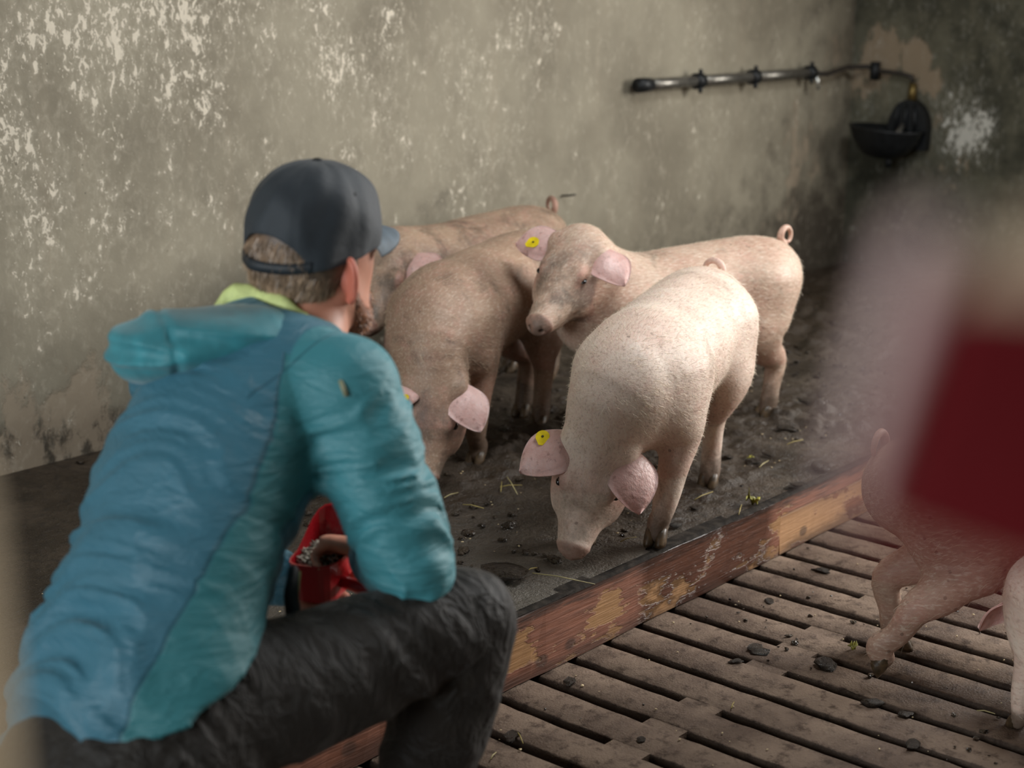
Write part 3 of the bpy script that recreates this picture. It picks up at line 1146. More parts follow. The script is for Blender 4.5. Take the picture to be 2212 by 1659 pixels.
    rel = V - skull
    hf = rel @ hx / Lh
    onhead = (np.abs(rel @ hs) < 0.09 * s) & (np.abs(rel @ hu) < 0.10 * s) & (hf > 0)
    sn = np.where(onhead, np.clip((hf - 0.945) / 0.04, 0, 1), 0)
    low = np.clip(1 - V[:, 2] / (legzone * s), 0, 1) * (np.abs(V[:, 0]) < 0.45) * np.where(onhead, 0, 1)
    thin = np.where(onhead, np.exp(-(((hf - 0.42) / 0.1) ** 2)) * (np.abs(rel @ hs) > 0.05 * s), 0) * 0.8
    belly = np.clip((0.27 * s - V[:, 2]) / 0.08, 0, 1) * np.where(V[:, 2] > 0.17 * s, 1, 0) * 0.5
    body = mesh('body', V, Q, skin, root, attrs={'zone': np.c_[sn, low, np.clip(thin + belly, 0, 1)], 'face': np.where(onhead & (hf < 1.1), face * np.clip(hf * 2.5, 0, 1), 0.0)})
    # ears: (side, along head axis, lateral, up) direction of the tip
    for sg, (ef, el, eu, nf, nl, nu_, L, W, cup) in (ears or {}).items():
        base = hp(0.02, sg * 0.066, 0.045)
        dx = unit(hx * ef + hs * sg * el + hu * eu)
        nr = hx * nf + hs * sg * nl + hu * nu_
        A = frame(dx, nr)
        ev, ef_ = sector_ear(L * s, W * s, cup)
        if sg < 0:
            ev = ev * np.array([1, -1, 1])
            ef_ = [t[::-1] for t in ef_]
        wv = base + (ev - np.array([0.012 * s, 0, 0])) @ A
        eo = mesh('ear', wv, ef_, ear_m, root)
        if tagged and tagged[0] == sg:
            bm = tag_mesh(0.0165)
            tb = bm_obj('ear_tag', bm, M_TAG, eo)
            c = base + (np.array([tagged[1] * L * s, tagged[2] * W * s, 0.0])) @ A
            # sit on the ear surface
            j = np.argmin(np.linalg.norm((wv - c) @ A[:2].T, axis=1))
            c = wv[:len(wv) // 2][np.argmin(np.linalg.norm((wv[:len(wv) // 2] - c) @ A[:2].T, axis=1))] + A[2] * 0.003
            R3 = Matrix((A[0], A[1], A[2])).transposed().to_4x4() @ Matrix.Rotation(tagged[3], 4, 'Z')
            R3.translation = Vector(c)
            tb.matrix_local = R3
            st = bm_obj('stud', bmesh.new(), M_TAGINK, eo)
            b2 = bmesh.new()
            bmesh.ops.create_uvsphere(b2, u_segments=10, v_segments=6, radius=0.0032)
            b2.to_mesh(st.data)
            b2.free()
            st.data.materials.clear()
            st.data.materials.append(M_TAGINK)
            st.location = Vector(c + A[2] * 0.0022)
    for sg in (-1, 1):
        b2 = bmesh.new()
        bmesh.ops.create_uvsphere(b2, u_segments=14, v_segments=10, radius=0.0085 * s)
        e = bm_obj('eye', b2, M_EYE, root, True)
        e.location = Vector(hp(0.42, sg * 0.0645, 0.036))
        e.rotation_euler = Matrix((hx, hs, hu)).transposed().to_euler()
        e.scale = (1.25, 1.0, 0.62)
    # hooves: two toes each
    for key in fl:
        ft = fl[key]
        fwd = np.array([1.0, 0, 0])
        lift = ft[2] > 0.02
        hv, hf_ = [], []
        for sg in (-1, 1):
            c = ft + np.array([0.016 * s, sg * 0.0125 * s, 0.014 * s])
            prof = [(0.0125, -0.014), (0.0130, -0.006), (0.0128, 0.006), (0.0115, 0.018), (0.008, 0.026)]
            base = len(hv)
            for r, z in prof:
                for a in range(10):
                    t = 2 * math.pi * a / 10
                    x = r * 1.6 * math.cos(t) + (0.002 - z * 0.45)
                    hv.append(c + np.array([x, r * math.sin(t) + sg * 0.001, z + (-0.3 * 0 if not lift else 0)]) * s)
            for i in range(len(prof) - 1):
                for a in range(10):
                    hf_.append((base + i * 10 + a, base + i * 10 + (a + 1) % 10, base + (i + 1) * 10 + (a + 1) % 10, base + (i + 1) * 10 + a))
            hf_.append(tuple(base + a for a in range(9, -1, -1)))
            hf_.append(tuple(base + (len(prof) - 1) * 10 + a for a in range(10)))
        hv = np.array(hv)
        if lift:                                        # toes point down and back
            cpt = ft + np.array([0, 0, 0.03 * s])
            a = R(62)
            q = hv - cpt
            hv = cpt + np.c_[q[:, 0] * math.cos(a) + q[:, 2] * math.sin(a), q[:, 1], -q[:, 0] * math.sin(a) + q[:, 2] * math.cos(a)]
        mesh('hoof', hv, hf_, M_HOOF, root)
    # curly tail
    if tail:
        tb = np.array([-0.405 * s, 0, 0.47 * s])
        pts, rad = [], []
        r0 = tail.get('r', 0.032)
        for i in range(30):
            t = i / 29
            a = tail.get('a0', -0.4) + t * tail.get('turns', 1.15) * 2 * math.pi
            up = tail.get('up', 0.07)
            c0 = tb + np.array([-0.02 - 0.015 * t, 0.0, up * min(1, t * 3)])
            side = unit(np.array(tail.get('side', (0.3, 1, 0))))
            ctr = tb + np.array([-0.022, 0, up])
            if t < 0.25:
                w_ = t / 0.25
                pts.append(tb * (1 - w_) + (ctr + side * r0 * math.sin(tail.get('a0', -0.4)) * 0 + np.array([0, 0, -r0])) * w_ + np.array([-0.012 * math.sin(w_ * math.pi), 0, 0]))
            else:
                w_ = (t - 0.25) / 0.75
                a = w_ * tail.get('turns', 1.1) * 2 * math.pi
                pts.append(ctr + side * (r0 * math.sin(a)) + np.array([-0.018 * w_, 0, -r0 * math.cos(a)]))
            rad.append((0.0115 * (1 - t) + 0.0045) * s)
        tv, tf = tube(pts, rad, 9)
        mesh('tail', tv, tf, skin, root, attrs={'zone': np.tile([0.0, 0.0, 0.5], (len(tv), 1))})
    # bristles
    if nb:
        wgt = np.clip((V[:, 2] - 0.12 * s) / 0.1, 0.12, 1) * np.where(sn > 0.3, 0.0, 1)
        Pn, fi = sample_surface(V, Q, nb, wgt)
        Nv = normals(V, Q)
        Nn = Nv[Q[fi, 0]]
        flow = np.tile(np.array([-1.0, 0, -0.35]), (nb, 1))
        hd = ((Pn - skull) @ hx / Lh > 0.0) & (np.linalg.norm(Pn - skull, axis=1) < 0.32 * s)
        flow[hd] = -hx + hu * 0.1
        flow[:, 1] += np.sign(Pn[:, 1]) * np.where(np.abs(Nn[:, 2]) > 0.5, 0.35, 0)
        flow += rng.normal(0, 0.25, (nb, 3))
        flow -= Nn * (flow * Nn).sum(1)[:, None]
        D = flow / np.linalg.norm(flow, axis=1)[:, None] + Nn * rng.uniform(0.12, 0.42, nb)[:, None]
        ln = np.where(hd, 0.011, 0.017)
        hv, ht = strands(Pn, D, Nn, ln, 0.00055, 0.15)
        b = mesh('bristles', hv, ht, brist or M_BRIST, root)
        tag(b, kind='stuff')
    return root


SK_A = skin_mat('skin_pale_clean', S('ecd8c7'), S('e0c3b1'), S('85755f'), 0.42, 1)
SK_B = skin_mat('skin_dusky', S('ad9079'), S('987a66'), S('54463a'), 0.6, 2, 0.22)
SK_C = skin_mat('skin_pink_smudged', S('cbb09a'), S('bb9883'), S('6f6252'), 0.42, 3)
SK_D = skin_mat('skin_brown_muddied', S('aa9079'), S('917562'), S('54463a'), 0.8, 4, 0.2)
SK_E = skin_mat('skin_pink_plain', S('c9ab97'), S('b18f7c'), S('806c5a'), 0.3, 5)


def at(p, z):
    return (p[0], p[1], z)


UPH = -FW                                              # towards the viewer
# ears: {side: (tip along axis, lateral, up, normal along axis, lateral, up, length, half width, cup)}
# rooting at the kerb
pig('pale young pig rooting head down at the timber kerb, yellow tag on one ear', (2.955, 2.11), R(200), dict(
    fl=at(pz(1420, 1176, PLAT), PLAT + 0.006), fr=(2.665, 2.115, PLAT), hl=at(pz(1532, 1050, PLAT), PLAT), hr=at(pz(1462, 1008, PLAT), PLAT)),
    pz(1290, 975, 0.415), pz(1236, 1185, 0.205), UPH * 0.85 + np.array([0, 0, 0.5]), SK_A, s=1.0,
    ears={-1: (0.60, 0.66, 0.12, -0.35, 0.2, 1.0, 0.140, 0.062, 0.3), 1: (0.80, 0.48, 0.12, -0.35, 0.25, 1.0, 0.140, 0.062, 0.3)},
    tagged=(-1, 0.34, -0.6, 0.9), tail=dict(side=(0.2, 1, 0), up=0.055, r=0.026, turns=1.0), nb=12000, face=0.4)
# facing the man, head down
pig('dusky pink pig with head lowered between the man and the pale pig', (3.115, 2.868), R(197), dict(
    fl=at(pz(1032, 1000, PLAT), PLAT), fr=(2.86, 2.865, PLAT), hl=at(pz(1167, 920, PLAT), PLAT), hr=at(pz(1130, 895, PLAT), PLAT)),
    pz(934, 842, 0.42), pz(916, 1032, 0.205), UPH * 0.85 + np.array([0, 0, 0.5]), SK_B, s=1.0,
    ears={-1: (0.62, 0.34, 0.38, -0.2, 0.5, 0.9, 0.125, 0.056, 0.3), 1: (0.66, 0.52, 0.1, -0.35, 0.25, 1.0, 0.130, 0.060, 0.3)},
    tagged=(-1, 0.45, 0.5, 0.9), tail=dict(side=(0.1, 0.5, 0.0), up=0.05, r=0.02, turns=0.55), ear_m=M_EAR, brist=M_BRISTD, nb=12000, legzone=0.2, face=0.75)
# side on, looking out over the others
pig('pink pig standing side on with raised head and muddy face, tag in ear', (3.555, 2.515), R(166), dict(
    fl=(3.33, 2.48, PLAT), fr=(3.36, 2.65, PLAT), hl=at(pz(1656, 900, PLAT), PLAT), hr=at(pz(1584, 850, PLAT), PLAT)),
    pz(1245, 526, 0.745), pz(1162, 698, 0.565), UPH * 0.5 + np.array([-0.1, 0, 0.8]), SK_C, s=0.975,
    ears={-1: (0.28, 0.9, 0.0, 0.3, -0.1, 1.0, 0.125, 0.056, 0.4), 1: (0.5, 0.72, 0.0, 0.1, 0.3, 1.0, 0.138, 0.062, 0.4)},
    tagged=(-1, 0.5, 0.2, 0.5), tail=dict(side=(1.0, 0.25, 0), up=0.075, r=0.022, turns=1.05), nb=11000, face=0.75)
# along the wall behind
pig('mud-smeared pig standing along the flaking wall, behind the others', (3.52, 3.29), R(183), dict(
    fl=(3.24, 3.20, PLAT), fr=(3.26, 3.38, PLAT), hl=(3.77, 3.16, PLAT), hr=(3.79, 3.34, PLAT)),
    pz(838, 548, 0.660), pz(786, 700, 0.490), np.array([-0.3, -0.3, 0.8]), SK_D, s=1.0,
    ears={-1: (0.3, 0.8, 0.0, 0.2, 0.0, 1.0, 0.11, 0.048, 0.5), 1: (0.46, 0.72, 0.16, 0.35, 0.2, 0.9, 0.140, 0.064, 0.3)},
    tail=dict(side=(0.3, 1, 0), up=0.07, r=0.026, turns=0.9), ear_m=M_EAR, brist=M_BRISTD, nb=9000, legzone=0.25, face=0.9)
# walking over the slats
EY = R(298)
ed, er = np.array([math.cos(EY), math.sin(EY), 0]), np.array([math.sin(EY), -math.cos(EY), 0])
e_hl = pz(1932, 1396, 0.0)
e_o = e_hl + er * 0.075 + ed * 0.345
e_o[2] = 0
e_hr = pd(1903, 1440, 3.19)
pig('pink pig walking across the slatted floor with one hind leg lifted', (e_o[0], e_o[1]), EY, dict(
    fl=e_o + ed * 0.28 - er * 0.085, fr=e_o + ed * 0.17 + er * 0.085, hl=at(e_hl, 0.0), hr=e_hr),
    e_o + ed * 0.44 + np.array([0, 0, 0.47]), e_o + ed * 0.60 + np.array([0, 0, 0.27]), ed * 0.4 + np.array([0.0, 0.0, 0.9]), SK_E, z0=0.0, s=0.92,
    ears={-1: (0.25, 0.75, -0.35, 0.0, 0.5, 0.8, 0.118, 0.052, 0.4), 1: (0.3, 0.8, -0.1, 0.0, 0.3, 1.0, 0.115, 0.05, 0.4)},
    tail=dict(side=(0.3, 1, 0), up=0.05, r=0.024, turns=1.0), nb=7000, legzone=0.12)
# a smaller one beside it
FY = R(52)
fd, fr_ = np.array([math.cos(FY), math.sin(FY), 0]), np.array([math.sin(FY), -math.cos(FY), 0])
f_fl = pz(2200, 1575, 0.0)
f_o = f_fl - fd * 0.165 + fr_ * 0.060
f_p = f_o + fd * 0.245 + np.array([0, 0, 0.245])
pig('small pink pig nosing over the slats beside the walking pig', (f_o[0], f_o[1]), FY, dict(
    fl=at(f_fl, 0.0), fr=f_fl + fr_ * 0.12 - fd * 0.02, hl=f_o - fd * 0.19 - fr_ * 0.065, hr=f_o - fd * 0.18 + fr_ * 0.065),
    f_p, f_p + fd * 0.075 + fr_ * 0.03 + np.array([0, 0, -0.175]), fd * 0.8 + np.array([0, 0, 0.6]), SK_A, z0=0.0, s=0.66,
    ears={-1: (0.3, 0.8, 0.0, 0.1, 0.3, 0.9, 0.118, 0.052, 0.4), 1: (0.35, 0.9, -0.1, 0.1, 0.5, 0.8, 0.150, 0.066, 0.4)},
    tail=dict(side=(0.3, 1, 0), up=0.05, r=0.024, turns=1.0), nb=4000, legzone=0.12)


# ================================================================== the man feeding the pigs
class Half:
    """half space on the side the normal points to"""

    def __init__(self, c, n, k=0.004):
        self.c, self.n, self.k = np.asarray(c, float), unit(n), k
        self.lo, self.hi = np.full(3, -1e3), np.full(3, 1e3)

    def ev(self, p):
        return -((p - self.c) @ self.n)


class Group:
    """an already combined field used as one shape"""

    def __init__(self, prims, cuts, k):
        self.f = field(prims, cuts)
        self.lo, self.hi, self.k = self.f.lo, self.f.hi, k

    def ev(self, p):
        return self.f(p)


MAN_AT = np.array([1.28, 1.62, 0.0])
man = empty('person', MAN_AT)
tag(man, 'kneeling man in turquoise hooded jacket, dark trousers and charcoal cap', 'person')


def mpart(name, V, Q, mat, attrs=None, parent=None):
    return mesh(name, np.asarray(V) - MAN_AT, Q, mat, parent or man, attrs=attrs)


FWD = np.array([1.0, 0, 0])
pel, wai, che, upc, nkb = pd(312, 1520, 2.10), pd(350, 1300, 2.13), pd(452, 1010, 2.22), pd(560, 845, 2.29), pd(652, 728, 2.335)
r_sh, r_el, r_wr = pd(750, 838, 2.20), pd(893, 1240, 2.20), pd(806, 1190, 2.42)
l_sh, l_el, l_wr = pd(385, 800, 2.42), pd(470, 1200, 2.60), pd(648, 1258, 2.54)
r_hip, r_kn = pd(425, 1575, 2.06), pd(1010, 1330, 2.25)
r_an = pz(868, 1862, 0.10)
l_hip = pd(240, 1540, 2.19)
l_kn = np.array([l_hip[0] + 0.24, l_hip[1] + 0.06, 0.07])
l_an = np.array([l_kn[0] - 0.38, l_kn[1] - 0.02, 0.075])

# head frame
hy, hpch, hrl = R(7), R(2), R(5)
HF = np.array([math.cos(hy) * math.cos(hpch), math.sin(hy) * math.cos(hpch), -math.sin(hpch)])
HL = unit(np.cross((0, 0, 1), HF))
HU = np.cross(HF, HL)
HL, HU = HL * math.cos(hrl) + HU * math.sin(hrl), HU * math.cos(hrl) - HL * math.sin(hrl)
SKC = pd(682, 528, 2.345)


def hq(f, l=0.0, u=0.0):
    return SKC + HF * f + HL * l + HU * u


HAX = (HF, HL, HU)
skin_prims = [
    Ell(hq(-0.004, 0, 0.012), (0.098, 0.077, 0.098), HAX, 0.02),
    Ell(hq(0.034, 0, -0.046), (0.066, 0.066, 0.080), HAX, 0.03),
    Chain([(hq(-0.005, 0.058, -0.070), 0.016), (hq(0.045, 0.045, -0.102), 0.017), (hq(0.080, 0.016, -0.120), 0.018), (hq(0.080, -0.016, -0.120), 0.018),
           (hq(0.045, -0.045, -0.102), 0.017), (hq(-0.005, -0.058, -0.070), 0.016)], k=0.04),
    Chain([(hq(0.090, 0, -0.018), 0.010), (hq(0.106, 0, -0.045), 0.013), (hq(0.108, 0, -0.055), 0.015), (hq(0.092, 0, -0.062), 0.013)], k=0.015),
    Chain([(hq(0.086, 0.035, 0.002), 0.012), (hq(0.094, 0, 0.000), 0.012), (hq(0.086, -0.035, 0.002), 0.012)], k=0.02),
    Ell(hq(0.090, 0, -0.085), (0.012, 0.024, 0.012), HAX, 0.012),
    Chain([(hq(-0.030, 0, -0.045), 0.058, 0.062, HF), (hq(-0.030, 0, -0.10), 0.054, 0.058, HF), (nkb * 0.55 + hq(-0.02, 0, -0.12) * 0.45, 0.058, 0.060, FWD), (nkb, 0.075, 0.065, FWD)], k=0.035),
]
TOR = lambda g, gp=0.0: [(pel - np.array([0, 0, 0.06]), 0.165 + g + gp, 0.120 + g + gp, FWD), (pel, 0.168 + g + gp, 0.122 + g + gp, FWD), (wai, 0.158 + g, 0.112 + g, FWD),
                         (che, 0.166 + g, 0.122 + g, FWD), (upc, 0.148 + g, 0.108 + g, FWD), (nkb * 0.6 + upc * 0.4, 0.10 + g, 0.085 + g, FWD), (nkb, 0.062 + g * 0.6, 0.060 + g * 0.6, FWD)]
rr_ = lambda a, b, t: a * (1 - t) + b * t
ARM = lambda s, e, w, g: [(s, 0.054 + g), (rr_(s, e, 0.3), 0.050 + g), (rr_(s, e, 0.8), 0.041 + g), (e, 0.040 + g), (rr_(e, w, 0.25), 0.042 + g), (rr_(e, w, 0.7), 0.034 + g), (w, 0.027 + g)]
LEG = lambda h, k, a, g: [(h, 0.088 + g), (rr_(h, k, 0.35), 0.080 + g), (rr_(h, k, 0.8), 0.060 + g), (k, 0.055 + g), (rr_(k, a, 0.3), 0.055 + g), (rr_(k, a, 0.75), 0.040 + g), (a, 0.036 + g)]
under = [Chain(TOR(-0.012), k=0.03), Chain(ARM(r_sh, r_el, r_wr, -0.006), k=0.03), Chain(ARM(l_sh, l_el, l_wr, -0.006), k=0.03),
         Chain(LEG(r_hip, r_kn, r_an, -0.012), k=0.03), Chain(LEG(l_hip, l_kn, l_an, -0.012), k=0.03)]
V, Q = iso(field(skin_prims + under), 0.0055)


def hand_prims(wrist, d, n, thumb, curl=(30, 45, 40), spread=0.12, tcurl=20):
    """palm and five separate fingers; d along the hand, n out of the palm, thumb side"""
    d, n = unit(d), unit(np.asarray(n) - unit(d) * (np.asarray(n) @ unit(d)))
    t = np.cross(n, d) * (1 if thumb > 0 else -1)
    P = [Chain([(wrist - d * 0.03, 0.027, 0.022, n), (wrist + d * 0.012, 0.029, 0.019, n), (wrist + d * 0.045, 0.038, 0.016, n), (wrist + d * 0.085, 0.039, 0.013, n)], k=0.01)]
    for i, (off, ln, r) in enumerate(((0.029, 0.072, 0.0088), (0.010, 0.080, 0.0090), (-0.010, 0.074, 0.0086), (-0.028, 0.058, 0.0076))):
        b = wrist + d * (0.085 - 0.004 * abs(i - 1)) + t * off
        a = 0
        cur, pts = b, [(b - d * 0.012, r)]
        for k, fr in enumerate((0.46, 0.30, 0.24)):
            a += R(curl[k] + 4 * i)
            dd = d * math.cos(a) + n * math.sin(a) + t * spread * (1.2 - i * 0.8) * 0.5
            cur = cur + unit(dd) * ln * fr
            pts.append((cur, r * (0.96 - 0.08 * k)))
        P.append(Chain(pts, k=0.006, sub=3))
    b = wrist + d * 0.028 + t * 0.026
    d1 = unit(d * 0.75 + t * 0.75 + n * 0.35)
    p1 = b + d1 * 0.042
    d2 = unit(d * 0.95 + t * 0.2 + n * math.sin(R(tcurl + 20)))
    p2 = p1 + d2 * 0.032
    P.append(Chain([(b, 0.014), (p1, 0.0115), (p2, 0.0105), (p2 + unit(d2 + n * 0.3) * 0.022, 0.0085)], k=0.012, sub=3))
    return P


def join(parts):
    Vs, Qs, n = [], [], 0
    for v, q in parts:
        Vs.append(v)
        Qs.append(q + n)
        n += len(v)
    return np.vstack(Vs), np.vstack(Qs)


r_hd = pd(700, 1168, 2.50) - r_wr
rhand = hand_prims(r_wr, r_hd, -UPV * 0.8 - RT * 0.3, 1, curl=(35, 45, 35))
lhand = hand_prims(l_wr, pd(690, 1340, 2.47) - l_wr, FW * 0.6 - RT * 0.2, -1, curl=(25, 35, 30))
VR, QR = iso(field(rhand), 0.003)
VL, QL = iso(field(lhand), 0.003)


def ear_prims(sg):
    c = hq(-0.014, sg * 0.080, -0.036)
    back = unit(-HF * 0.45 + HL * sg * 0.95)
    up_ = unit(HU * 0.97 - HF * 0.2)
    out = np.cross(back, up_)
    prims = [Ell(c + back * 0.008, (0.017, 0.032, 0.006), (back, up_, out), 0.01),
             Chain([(c - back * 0.004 + up_ * 0.020, 0.0045), (c + back * 0.010 + up_ * 0.031, 0.005), (c + back * 0.022 + up_ * 0.022, 0.005), (c + back * 0.024 + up_ * 0.002, 0.0045),
                    (c + back * 0.014 - up_ * 0.018, 0.0045), (c + back * 0.002 - up_ * 0.033, 0.0075)], k=0.006),
             Ell(c - HL * sg * 0.006, (0.012, 0.022, 0.014), (back, up_, out), 0.01)]
    return prims


ears = [iso(field(ear_prims(sg)), 0.0026) for sg in (-1, 1)]
BV, BQ = join([(V, Q), (VR, QR), (VL, QL)] + ears)
redness = np.concatenate([np.zeros(len(V)), np.full(len(VR) + len(VL), 0.25), np.full(len(ears[0][0]) + len(ears[1][0]), 1.0)])

MK = Mat('fair_skin')
o = MK.obj()
n1 = MK.noise(o, 30, 4)
c = MK.mix(n1, S('d79b80'), S('c5836b'))
c = MK.mix(MK.math('MULTIPLY', MK.attr('red'), 0.55), c, S('c4503f'))
MK.set(Base_Color=c, Roughness=0.5, Normal=MK.bump(MK.noise(o, 250, 3), 0.15, 0.002))
MK.b.inputs['Subsurface Weight'].default_value = 0.15
MK.b.inputs['Subsurface Radius'].default_value = (1, 0.35, 0.2)
MK.b.inputs['Subsurface Scale'].default_value = 0.012
body = mpart('body', BV, BQ, MK.m, {'red': redness})
for sg in (-1, 1):
    b2 = bmesh.new()
    bmesh.ops.create_uvsphere(b2, u_segments=12, v_segments=8, radius=0.0115)
    e = bm_obj('eye', b2, simple('eye_white', S('cfd6d6'), 0.2), man, True)
    e.location = Vector(hq(0.0805, sg * 0.031, -0.020) - MAN_AT)

# ------------------------------------------------------------------ jacket
ax_t = unit(nkb - pel)


def ridge(x):
    return 1 - np.abs(x) * 2.2


def jacket_folds(p, d):
    tt = (p - pel) @ ax_t                               # along the back
    lat = p[:, 1] - (pel[1] + (nkb[1] - pel[1]) * np.clip(tt / np.linalg.norm(nkb - pel), 0, 1))
    wx = p + 0.05 * np.c_[noise(p * 6), noise(p * 6 + 31), noise(p * 6 + 77)]
    t2 = (wx - pel) @ ax_t
    q1 = np.c_[t2 * 24, lat * 4.5, p[:, 0] * 3.0]
    f1 = ridge(noise(q1)) * 0.7 + ridge(noise(q1 * np.array([1.9, 1.7, 1.5]) + 40)) * 0.35
    amt = 0.0042 + 0.0120 * np.clip((0.36 - tt) / 0.30, 0, 1)
    # sleeves: rings across the arm
    a0, a1 = r_sh, r_el
    dd = a1 - a0
    ta = np.clip((p - a0) @ dd / (dd @ dd), -0.2, 1.3)
    da = np.linalg.norm(p - (a0 + np.clip(ta, 0, 1)[:, None] * dd), axis=1)
    on = np.clip((0.115 - da) / 0.03, 0, 1) * np.clip((ta - 0.02) * 6, 0, 1)
    q2 = np.c_[ta * 9 + 2.0 * noise(p * 9), p[:, 0] * 9, p[:, 2] * 5]
    f2 = ridge(noise(q2)) * 0.7 + ridge(noise(q2 * 2.1 + 9)) * 0.4
    return d - (f1 * amt * (1 - on) * np.clip((lat + 0.17) / 0.08, 0.25, 1) + f2 * 0.0075 * on)


hem_a, hem_b, hem_c = pd(80, 1462, 2.20), pd(310, 1560, 1.98), pd(600, 1395, 2.02)
hn = np.cross(hem_b - hem_a, hem_c - hem_a)
hn = hn if hn[2] < 0 else -hn
jk = [Group([Chain(TOR(0.012, 0.022), k=0.04)], [Half(hem_b, hn, 0.006)], 0.04),
      Chain([(rr_(upc, r_sh, 0.2), 0.080), (rr_(upc, r_sh, 0.75), 0.072), (r_sh, 0.067)], k=0.05),
      Chain([(rr_(upc, l_sh, 0.2) + np.array([0, 0, 0.02]), 0.085), (rr_(upc, l_sh, 0.75), 0.075), (l_sh, 0.070)], k=0.05),
      Chain([(r_sh, 0.067), (rr_(r_sh, r_el, 0.3), 0.070), (rr_(r_sh, r_el, 0.62), 0.068), (rr_(r_sh, r_el, 0.88), 0.062), (r_el, 0.055), (rr_(r_el, r_wr, 0.3), 0.056), (rr_(r_el, r_wr, 0.75), 0.046), (rr_(r_el, r_wr, 0.93), 0.040)], k=0.035),
      Chain([(l_sh, 0.068), (rr_(l_sh, l_el, 0.5), 0.064), (l_el, 0.058), (rr_(l_el, l_wr, 0.5), 0.052), (rr_(l_el, l_wr, 0.93), 0.040)], k=0.035)]
neck_cut = [Ell(nkb + np.array([0.005, -0.005, 0.035]), (0.078, 0.078, 0.062), None, 0.015)]
jf = field(jk, neck_cut, jacket_folds)
JV, JQ = iso(jf, 0.0055)
tt = (JV - pel) @ ax_t
Lt = np.linalg.norm(nkb - pel)
pxy = (JV - CAM) @ np.c_[RT, UPV, FW]
# seam between the back panel and the side panel, measured around the trunk
lat = JV[:, 1] - (pel[1] + (nkb[1] - pel[1]) * np.clip(tt / Lt, 0, 1))
seam = lat + np.interp(tt / Lt, [0, 0.45, 0.62, 0.82, 0.9], [0.128, 0.144, 0.138, 0.108, 0.09])
seam = np.where(tt / Lt > 0.84, 0.3, seam)
da = r_el - r_sh
ta = ((JV - r_sh) @ da) / (da @ da)
rad = np.linalg.norm(JV - (r_sh + np.clip(ta, 0, 1.2)[:, None] * da), axis=1)
arm = np.clip((0.10 - rad) / 0.012, -1, 1)             # >0 on the sleeve
MJ = Mat('turquoise_softshell')
o = MJ.obj()
sd, sl = MJ.attr('seam'), MJ.attr('sleeve')
n1 = MJ.noise(o, 9, 4)
fine = MJ.noise(o, 420, 3, 0.6)
back = MJ.mix(n1, S('3b7184'), S('336272'))
side = MJ.mix(n1, S('31757b'), S('2c686e'))
slv = MJ.mix(n1, S('408892'), S('38787f'))
c = MJ.mix(MJ.step(sd, -0.0015, 0.0015, 1, 0), back, side)
c = MJ.mix(MJ.step(sl, -0.1, 0.3), c, slv)
line = MJ.step(MJ.math('ABSOLUTE', sd), 0.0006, 0.0026, 1, 0)
line2 = MJ.step(MJ.math('ABSOLUTE', MJ.math('SUBTRACT', MJ.attr('armhole'), 0.0)), 0.0006, 0.0026, 1, 0)
ln = MJ.math('MAXIMUM', line, line2)
c = MJ.mix(MJ.math('MULTIPLY', ln, 0.55), c, S('0f3d4c'))
wr1 = MJ.noise(MJ.map(o, (5, 6, 22), (0, R(-28), 0)), 1.6, 5, 0.55, 0.8)
wr2 = MJ.noise(MJ.map(o, (9, 9, 26), (R(20), R(15), 0)), 1.7, 4, 0.55, 0.6)
rdg = lambda v: MJ.math('POWER', MJ.math('SUBTRACT', 1.0, MJ.math('ABSOLUTE', MJ.math('SUBTRACT', MJ.math('MULTIPLY', v, 2.0), 1.0))), 3.0)
h = MJ.math('ADD', MJ.math('MULTIPLY', rdg(wr1), 0.55), MJ.math('MULTIPLY', rdg(wr2), 0.30))
h = MJ.math('ADD', h, MJ.math('MULTIPLY', wr1, 0.5))
h = MJ.math('ADD', h, MJ.math('MULTIPLY', fine, 0.035))
h = MJ.math('SUBTRACT', h, MJ.math('MULTIPLY', ln, 0.25))
MJ.set(Base_Color=c, Roughness=0.56, Normal=MJ.bump(h, 0.38, 0.010))
MJ.b.inputs['Sheen Weight'].default_value = 0.25
MJ.b.inputs['Sheen Roughness'].default_value = 0.35
MJ.b.inputs['Sheen Tint'].default_value = (0.6, 0.9, 1, 1)
armhole = np.where(rad < 0.16, ((JV - rr_(r_sh, upc, 0.42)) @ unit(r_sh - upc + np.array([0, 0, -0.12]))), 0.3)
jo = mpart('jacket', JV, JQ, MJ.m, {'seam': seam, 'sleeve': arm, 'armhole': armhole})
jo['label'] = 'turquoise softshell jacket with teal side panels'

# sleeve pocket zip
zp = [pd(735, 822, 2.123), pd(741, 838, 2.120), pd(748, 856, 2.120)]
hood_prims = [
    Chain([(pd(662, 712, 2.315), 0.075, 0.022), (pd(600, 706, 2.28), 0.085, 0.030), (pd(510, 716, 2.25), 0.092, 0.038), (pd(420, 736, 2.235), 0.092, 0.046),
           (pd(350, 752, 2.235), 0.082, 0.053), (pd(308, 758, 2.24), 0.060, 0.050)], k=0.02),
]
ringc = nkb + np.array([0.005, -0.004, -0.006])
ring = []
for i in range(13):
    a = R(-140 + 280 * i / 12)
    ring.append((ringc + np.array([-0.085 * math.cos(a), 0.088 * math.sin(a), 0.012 * math.cos(a) - 0.03 * (1 - math.cos(a)) * 0.5 - 0.012]), 0.019))
hood_prims.append(Chain(ring, k=0.03, sub=2))


def hood_folds(p, d):
    a = unit(pd(305, 756, 2.24) - pd(664, 690, 2.32))
    t = (p - pd(664, 690, 2.32)) @ a
    q = np.c_[t * 7, p[:, 2] * 30 + 1.5 * noise(p * 8), p[:, 1] * 6]
    s_ = np.exp(-((t - 0.215) / 0.006) ** 2) * 0.0035
    return d - 0.0045 * ridge(noise(q)) + s_


